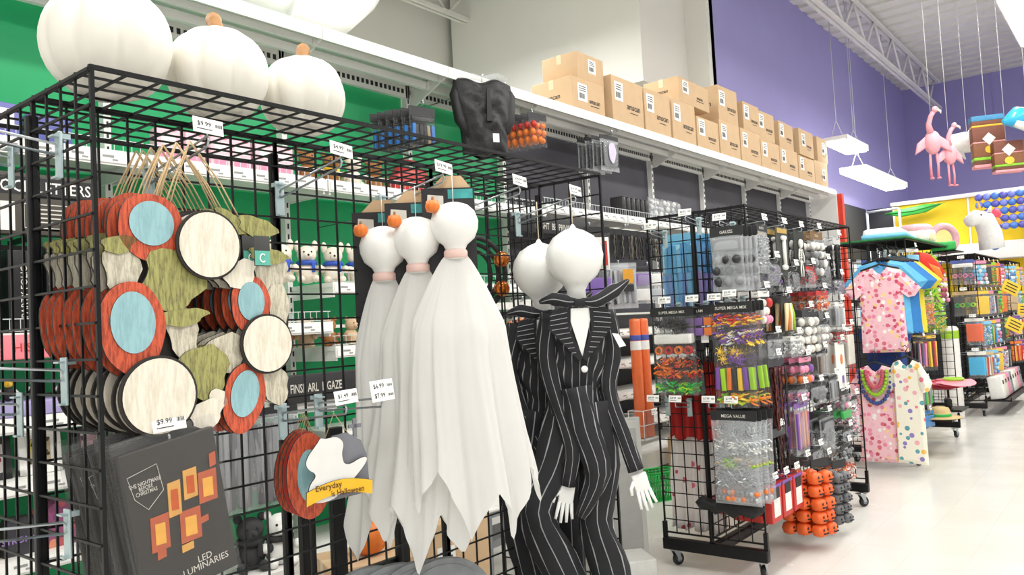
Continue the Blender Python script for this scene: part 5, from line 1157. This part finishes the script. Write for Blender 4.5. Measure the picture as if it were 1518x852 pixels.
# top of rack 3: board with beach floats
b = B(m_('#187a3a', .6)); b.rbox((0, 0, 0), (1.85, .66, .016), .004); tag(b.build('display_board', None, (8.83, 2.035, 2.072)), 'flat dark green display board on top of the shirt rack', 'board')
t = thing('pool_float', 'white and sky blue pool float lying on the green board', 'float', (8.45, 2.0, 2.081), .1)
b = B(m_('#f4f6f6', .4)); b.rbox((0, 0, .06), (.8, .34, .1), .045); b.build('mattress', t); b = B(SKY); b.rbox((0, -.02, .028), (.84, .4, .05), .024); b.build('underside', t)
t = thing('pool_float', 'pale printed pool float folded on the far end of the green board', 'float', (9.35, 1.95, 2.081), .3)
b = B(print_mat('float_print', ['#e4a0b0', '#a8d4a0', '#f4e2b0', '#e8d8d0'], 16, '#f1ebe4', .42, .4)); b.rbox((0, 0, .07), (.55, .36, .14), .05); b.build('body', t); B(m_('#f0b8c4', .4)).tube([(.2*math.cos(a), .14*math.sin(a), .17) for a in [2*PI*q/20 for q in range(20)]], .04, 9, closed=True).build('ring', t)
b = B(GRN); b.rbox((0, 0, .05), (.34, .24, .1), .02); tag(b.build('green_box', None, (9.9, 1.78, 2.02), (0, 0, .2)), 'bright green pack over the far end of the shirt rack', 'package')
R3ext = B(BLACK); R3ext.box((0, 0, 0), (.4, .36, .012)); R3ext.build('side_shelf', R3, (9.93-8.825, 1.8-2.035, 2.01))

# ================================================================== RACK 4 AND BEYOND
for x, y, z, w_, h_, hm, rows, l in [
 (11.42, 2.2, 1.95, .2, .3, PUR, [('slab', [WHT], .4), ('balls', [PNK, m_('#b44a7a')], 1)], 'violet topped pack with a rose ring print on the fourth rack end'),
 (11.42, 1.86, 1.96, .26, .3, m_('#5a6ab0'), [('slab', [WHT], .3), ('rings', [PNK, m_('#c06a94')], 1)], 'white pack with a round rose print on the fourth rack end'),
 (11.42, 2.2, 1.58, .22, .34, LIME, [('bits', [LIME, GRN], 1)], 'lime garland pack on the fourth rack end'),
 (11.42, 1.86, 1.56, .26, .3, TAN, [('rings', [GRN, LIME], 1)], 'green ring pack on the fourth rack end'),
 (11.42, 1.78, 1.22, .2, .32, WHT, [('slab', [m_('#ee6a44')], 1)], 'white pack with an orange disc on the fourth rack end'),
 (11.42, 1.78, .8, .2, .32, WHT, [('slab', [m_('#45b4e4')], 1)], 'white pack with a sky blue disc on the fourth rack end')]:
    p = pouch('ring_pack', l, 'package', (x, y, z), E2, w_, h_, .04, hm, None, rows, .04, CLEAR); hook(R4, (11.545, y, z+.01), .16, .01, '$3.99', 'X', False)
    stack(p, 2, (.04, .0, 0), 'copy of the '+l.replace(' on the fourth rack end', ''), l[:36], .004)
t = thing('wrapped_roll', 'tall white plastic-wrapped roll standing at the fourth rack end', 'roll', (11.33, 2.04, 0))
B(m_('#ece9e4', .4, bump=.2)).lathe([(.09, 0), (.1, .01), (.1, 1.12), (.08, 1.15), (.02, 1.16)], 22).build('roll', t); B(LIME).lathe([(.101, 1.0), (.103, 1.01), (.103, 1.09), (.101, 1.1)], 22).build('band', t)
cols4 = [[PNK, SKY, WHT], [ORG, REDM, YLW], [SKY, BLU, WHT], [KBAG, GREYB, WHT], [PUR, WHT, PNK], [YLW, BLU, GRN], [LIME, GRN, ORG], [TAN, REDM, WHT]]
cn4 = ['pink and sky blue', 'orange and yellow', 'blue and white', 'black and grey', 'violet and white', 'yellow and blue', 'lime and orange', 'tan and red']
rown = ['top row', 'second row', 'third row', 'lowest row']
for R, x0, nm in ((R4, 11.75, 'fourth rack'), (R5, 14.6, 'last rack')):
    for j, z in enumerate((1.95, 1.56, 1.17, .78)):
        for i in range(5 if R is R4 else 3):
            c = (i*3+j*5+(2 if R is R5 else 0)) % 8; x = x0+.4*i
            l = f'{cn4[c]} pack, {rown[j]} of the {nm}, {nth[i]} from near end'
            p = pouch('party_pack', l, 'package', (x, 1.72, z), -.5, .27, .33, .04, cols4[c][0], None, [(['balls', 'slab', 'bits', 'sticks'][(i+j) % 4], cols4[c], 1)], .05, CLEAR)
            hook(R, (x, 2.02, z), .3, .02, '$2.99', 'Y', False)
            if R is R4: stack(p, 1, (0, .12, 0), f'{cn4[c]} pack, {rown[j]} of {nm}, {nth[i]} hook', l[:60])
for i in range(8):
    b = B([WHT, m_('#d8cfc0'), PNK, SILV][i % 4]); b.rbox((0, 0, .14), (.2, .16, .28), .01); b.m(INK); b.box((0, -.081, .2), (.1, .001, .05)); tag(b.build('pale_box', None, (11.8+.23*i, 1.62, .205), (-.12, 0, 0)), f'pale box on the sloped bottom shelf of the fourth rack, {nth[i]} from the near end', 'box')
b = B(BLACK); b.box((0, 0, 0), (1.9, .3, .02)); b.box((0, -.15, .015), (1.9, .01, .05)); b.build('bottom_shelf', R4, (12.6-12.575, 1.62-2.035, .19))
for i in range(3):
    b = B(YLW); b.rbox((0, 0, 0), (.22, .01, .16), .004); b.m(INK)
    for q in range(3): b.box((0, -.0055, .04-.04*q), (.15, .001, .014))
    ys = tag(b.build('yellow_sign', None, [(12.0, 1.42, 1.6), (12.05, 1.42, 1.12), (13.1, 1.4, 1.3)][i], (0, .5 if i < 2 else .1, -.9)), ['yellow price sign clipped to the upper part of the fourth rack', 'yellow price sign clipped halfway down the fourth rack', 'small yellow price sign toward the far end of the fourth rack'][i], 'sign')
    B(STEEL).tube([(0, .005, .08), (.0, .3, .1), (.0, .62, .1)], .006, 5).build('sign_arm', ys)
# ------------------------------------------------------------------ overhead: inflatables and pinatas
CORD = m_('#e4e4e2', .5)
def cord(t, z0, z1, x=0, y=0): B(CORD).tube([(x, y, z0), (x, y, z1)], .003, 5).build('hanging_cord', t)
FLA = m_('#f2a9b4', .5, var=.15, bump=.2)
def flamingo(label, loc, rz, s=1):
    t = thing('inflatable_flamingo', label, 'inflatable', loc, rz, 'hanging flamingos')
    b = B(FLA); b.ball((0, 0, 0), (.11*s, .1*s, .17*s), 18, 12); b.build('body', t)
    b = B(FLA); b.tube([(-.02*s, -.02*s, .12*s), (-.05*s, -.05*s, .25*s), (-.02*s, -.08*s, .36*s), (.02*s, -.1*s, .42*s)], [.05*s, .035*s, .032*s, .03*s], 12); b.build('neck', t)
    b = B(FLA); b.ball((.03*s, -.11*s, .44*s), (.045*s, .04*s, .045*s), 12, 8); b.m(INK); b.ball((.05*s, -.145*s, .45*s), .007*s, 7, 5); b.build('head', t); b = B(m_('#f6e8d8')); b.tube([(.05*s, -.13*s, .43*s), (.08*s, -.16*s, .4*s), (.085*s, -.17*s, .36*s)], [.02*s, .016*s, .004*s], 8); b.build('beak', t)
    for q in (-1, 1):
        b = B(FLA); puff(b, [(q*.08*s, .1*s), (q*.2*s, .0), (q*.24*s, -.16*s), (q*.14*s, -.1*s), (q*.08*s, -.06*s)][::-q], .05*s); b.build('wing', t)
        b = B(m_('#eb93a0')); b.tube([(q*.04*s, 0, -.14*s), (q*.05*s, -.01*s, -.32*s), (q*.045*s, 0, -.5*s)], .017*s, 8); b.ball((q*.045*s, -.03*s, -.51*s), (.03*s, .05*s, .016*s), 8, 6); b.build('leg', t)
    cord(t, .4*s, 6.37-loc[2]); return t
flamingo('pink inflatable flamingo hanging by a cord, left of the pair', (10.2, 1.86, 3.3), -1.1, .82)
flamingo('pink inflatable flamingo hanging by a cord, right and lower of the pair', (10.35, 1.72, 3.16), -.7, .72)
t = thing('inflatable_shark', 'white inflatable shark hanging behind the flamingos', 'inflatable', (11.2, 1.66, 3.38), -.6)
WS = m_('#f0efec', .35, coat=.3)
b = B(WS); b.tube([(-.36, 0, 0), (-.25, 0, .02), (-.05, 0, .03), (.15, 0, .02), (.3, 0, .05)], [.03, .1, .13, .1, .03], 16); b.build('body', t)
b = B(WS); puff(b, [(-.06, .1), (.1, .1), (.1, .23)], .04); b.build('dorsal_fin', t); b = B(WS); puff(b, [(.26, .04), (.4, -.08), (.36, .05), (.42, .18)], .03); b.build('tail', t)
for q in (-1, 1): b = B(WS); b.prism([(-.1, -.03), (.02, -.04), (.06, -.16)], .02, q*.1); b.build('fin', t)
cord(t, .1, 2.95)
for i in range(2):
    t = thing('tiki_lantern', ['tall brown tiki lantern pack hanging overhead, nearer left one', 'shorter brown tiki lantern pack hanging overhead, lower right one'][i], 'lantern', [(11, 1.42, 3.34), (10.9, 1.22, 3.16)][i], E2+.35)
    w_, h_ = (.34, .62) if i == 0 else (.3, .46)
    bands = [('#4b8fb8', .9, 1.0), ('#7a4a34', .82, .9), ('#e4b440', .78, .82), ('#7d4c3c', .5, .78), ('#e8a8a8', .47, .5), ('#8a5a3c', .2, .47), ('#8ccb3c', .14, .2), ('#6e4630', .06, .14), ('#f0a0a8', 0, .06)][0 if i == 0 else 3:]
    for c, a, e in bands: B(m_(c, .7, var=.2, scale=30)).rbox((0, 0, -h_/2+(a+e)/2*h_), (w_, .16, (e-a)*h_), .006).build('paper_band', t)
    b = B(WHT); b.prism([(0, .1), (.07, .03), (0, -.05), (-.07, .03)], .004, -.084); b.build('paper_tag', t); b = B(YLW); b.prism(oval(.05, .045, 10, .0, -.1), .004, -.084); b.build('flower', t)
    cord(t, h_/2*(1 if i == 0 else .5), 6.37-t.location.z)
t = thing('foil_balloon', 'sky blue inflatable dolphin hanging at the right edge', 'inflatable', (10.8, .98, 3.42), -.8)
b = B(m_('#35b2e6', .25, coat=.4)); b.tube([(-.3, 0, .05), (-.15, 0, .1), (.05, 0, .06), (.25, 0, -.08), (.36, 0, -.24)], [.03, .12, .14, .09, .03], 16); b.build('body', t); b = B(WHT); b.tube([(-.2, -.05, .02), (0, -.06, -.02), (.2, -.05, -.14)], [.04, .08, .04], 12); b.build('belly', t); b = B(m_('#35b2e6', .25)); puff(b, [(-.02, .17), (.14, .12), (.14, .26)], .04); b.build('dorsal_fin', t); b = B(m_('#2a93c8', .25)); puff(b, [(.3, -.18), (.5, -.24), (.42, -.3), (.36, -.42)], .04); b.build('tail', t); cord(t, .15, 2.95)

# ------------------------------------------------------------------ far display wall at the end of the aisle
YW = mat('#f2cf1c', .6, var=.03, scale=3, name='yellow_panel'); BW = mat('#2b2d33', .6, var=.2, scale=2, name='dark_panel')
fw = thing('display_wall', 'far display wall with dark and yellow panels below the purple wall', 'display', (16.2, 0, 0))
for i in range(4): B(YW).rbox((0, 3.08-1.23*i, 2.42), (.06, 1.2, 1.75), .006).build('yellow_panel', fw)
for i in range(2): B(BW).rbox((0, 4.0-.2*i-(.0 if i else 0), 2.4) if False else (0, 3.93, 2.42) if i == 0 else (0.02, 1.2, .77), (.06, .46, 1.75) if i == 0 else (.06, 5.9, 1.5), .006).build('dark_panel', fw)
for i in range(4): B(WHITE).box((-.035, 3.69-1.23*i, 2.4), (.02, .03, 1.78)).build('joint_strip', fw)
B(WHITE).rbox((-.03, 1.25, 3.33), (.14, 4.95, .07), .006).build('top_trim', fw); B(WHITE).rbox((-.2, 1.0, 2.3), (.4, 4.0, .3), .02).build('white_shelf', fw)
t = thing('easel_frame', 'grey metal easel frame in front of the dark far panel', 'frame', (14.8, 3.55, 0), -.2)
b = B(m_('#b8bcc0', .35, .5))
for y in (-.28, .28): b.tube([(0, y, 0), (0, y, 3.1)], .022, 6)
b.tube([(0, -.28, 3.1), (0, .28, 3.1)], .022, 6); b.build('outer_frame', t)
b = B(m_('#b8bcc0', .35, .5))
for y in (-.12, .1): b.tube([(-.1, y, 0), (-.06, y*.8, 2.75)], .022, 6)
for z in (1.0, 1.7, 2.3, 2.55): b.tube([(-.07, -.12, z), (-.07, .1, z)], .016, 6)
b.build('ladder', t)
t = thing('inflatable_leaf', 'green inflatable leaf fixed high on the yellow wall', 'inflatable', (15.9, 3.3, 3.12), E2)
b = B(m_('#3fae49', .4)); puff(b, [(-.5, .02), (-.2, -.06), (.2, -.03), (.5, .1), (.2, .12), (-.2, .08)], .1); b.build('blade', t); B(m_('#2a8a38')).tube([(-.46, -.055, .02), (0, -.06, .02), (.46, -.05, .09)], .012, 6).build('rib', t); B(CORD).tube([(0, .05, .03), (0, .22, .03)], .01, 6).build('bracket', t)
t = thing('inflatable_unicorn', 'white inflatable unicorn head with a rainbow mane above the racks', 'inflatable', (11.9, 1.66, 2.07), -.6)
b = B(m_('#f4f4f2', .35, coat=.3)); b.tube([(.12, 0, .05), (.1, 0, .25), (.02, 0, .42), (-.12, 0, .46), (-.24, 0, .4)], [.15, .14, .13, .1, .07], 16); b.build('head', t)
for q, c in enumerate(('#e4506a', '#f0a040', '#f0d040', '#58b858', '#4a86d0')): B(m_(c)).ball((.2-.012*q, -.02, .5-.1*q), (.06, .07, .07), 10, 8).build('mane', t)
B(YLW).tube([(-.02, 0, .52), (-.06, 0, .68)], [.03, .004], 8).build('horn', t)
b = B(INK); b.ball((-.12, -.09, .48), .014, 8, 6); b.build('eye', t)
for q in (-1, 1): B(WHT).tube([(.05, q*.06, .52), (.06, q*.08, .6)], [.03, .006], 7).build('ear', t)
t = thing('swim_ring', 'pale pink swim ring standing on the fourth rack', 'inflatable', (11.75, 2.1, 2.07), -.8); B(m_('#f0bcc4', .35)).tube([(.17*math.cos(a), 0, .22+.17*math.sin(a)) for a in [2*PI*q/28 for q in range(28)]], .045, 12, closed=True).build('ring', t); B(FILM).prism(oval(.15, .15, 24, 0, .22), .02).build('centre', t)
for i in range(5):
    t = thing('air_mattress', f'violet and blue air mattress tube bundle at the right edge, {nth[i]} from the top', 'inflatable', (15.6, 1.55, 3.2-.13*i), E2, 'air mattress tubes')
    for q in range(12): B([m_('#5c5fb8', .4), m_('#7a86d4', .4), m_('#4f7fd0', .4)][(i+q) % 3]).ball((-.66+.12*q, 0, 0), (.065, .06, .062), 10, 7).build('cell', t)
    B(CORD).tube([(0, .05, 0), (0, .56, 0)], .012, 6).build('bracket', t)
# dark stock hung around the far end of the charcoal wall, behind rack 2
for i in range(8):
    x = 13.0+.28*(i % 4); z = 2.2 if i < 4 else 1.5
    pouch('wall_pack', f'pale pack on the wall past the red post, {"upper" if i < 4 else "lower"} row, {nth[i % 4]} from the left', 'package', (x, 3.7, z), -.4, .22, .4, .05, [WHT, KBAG, SILV, NAVY][i % 4], None, [('slab', [[GREYB, WHT, SKY, PNK][i % 4]], 1)], .05, CLEAR)
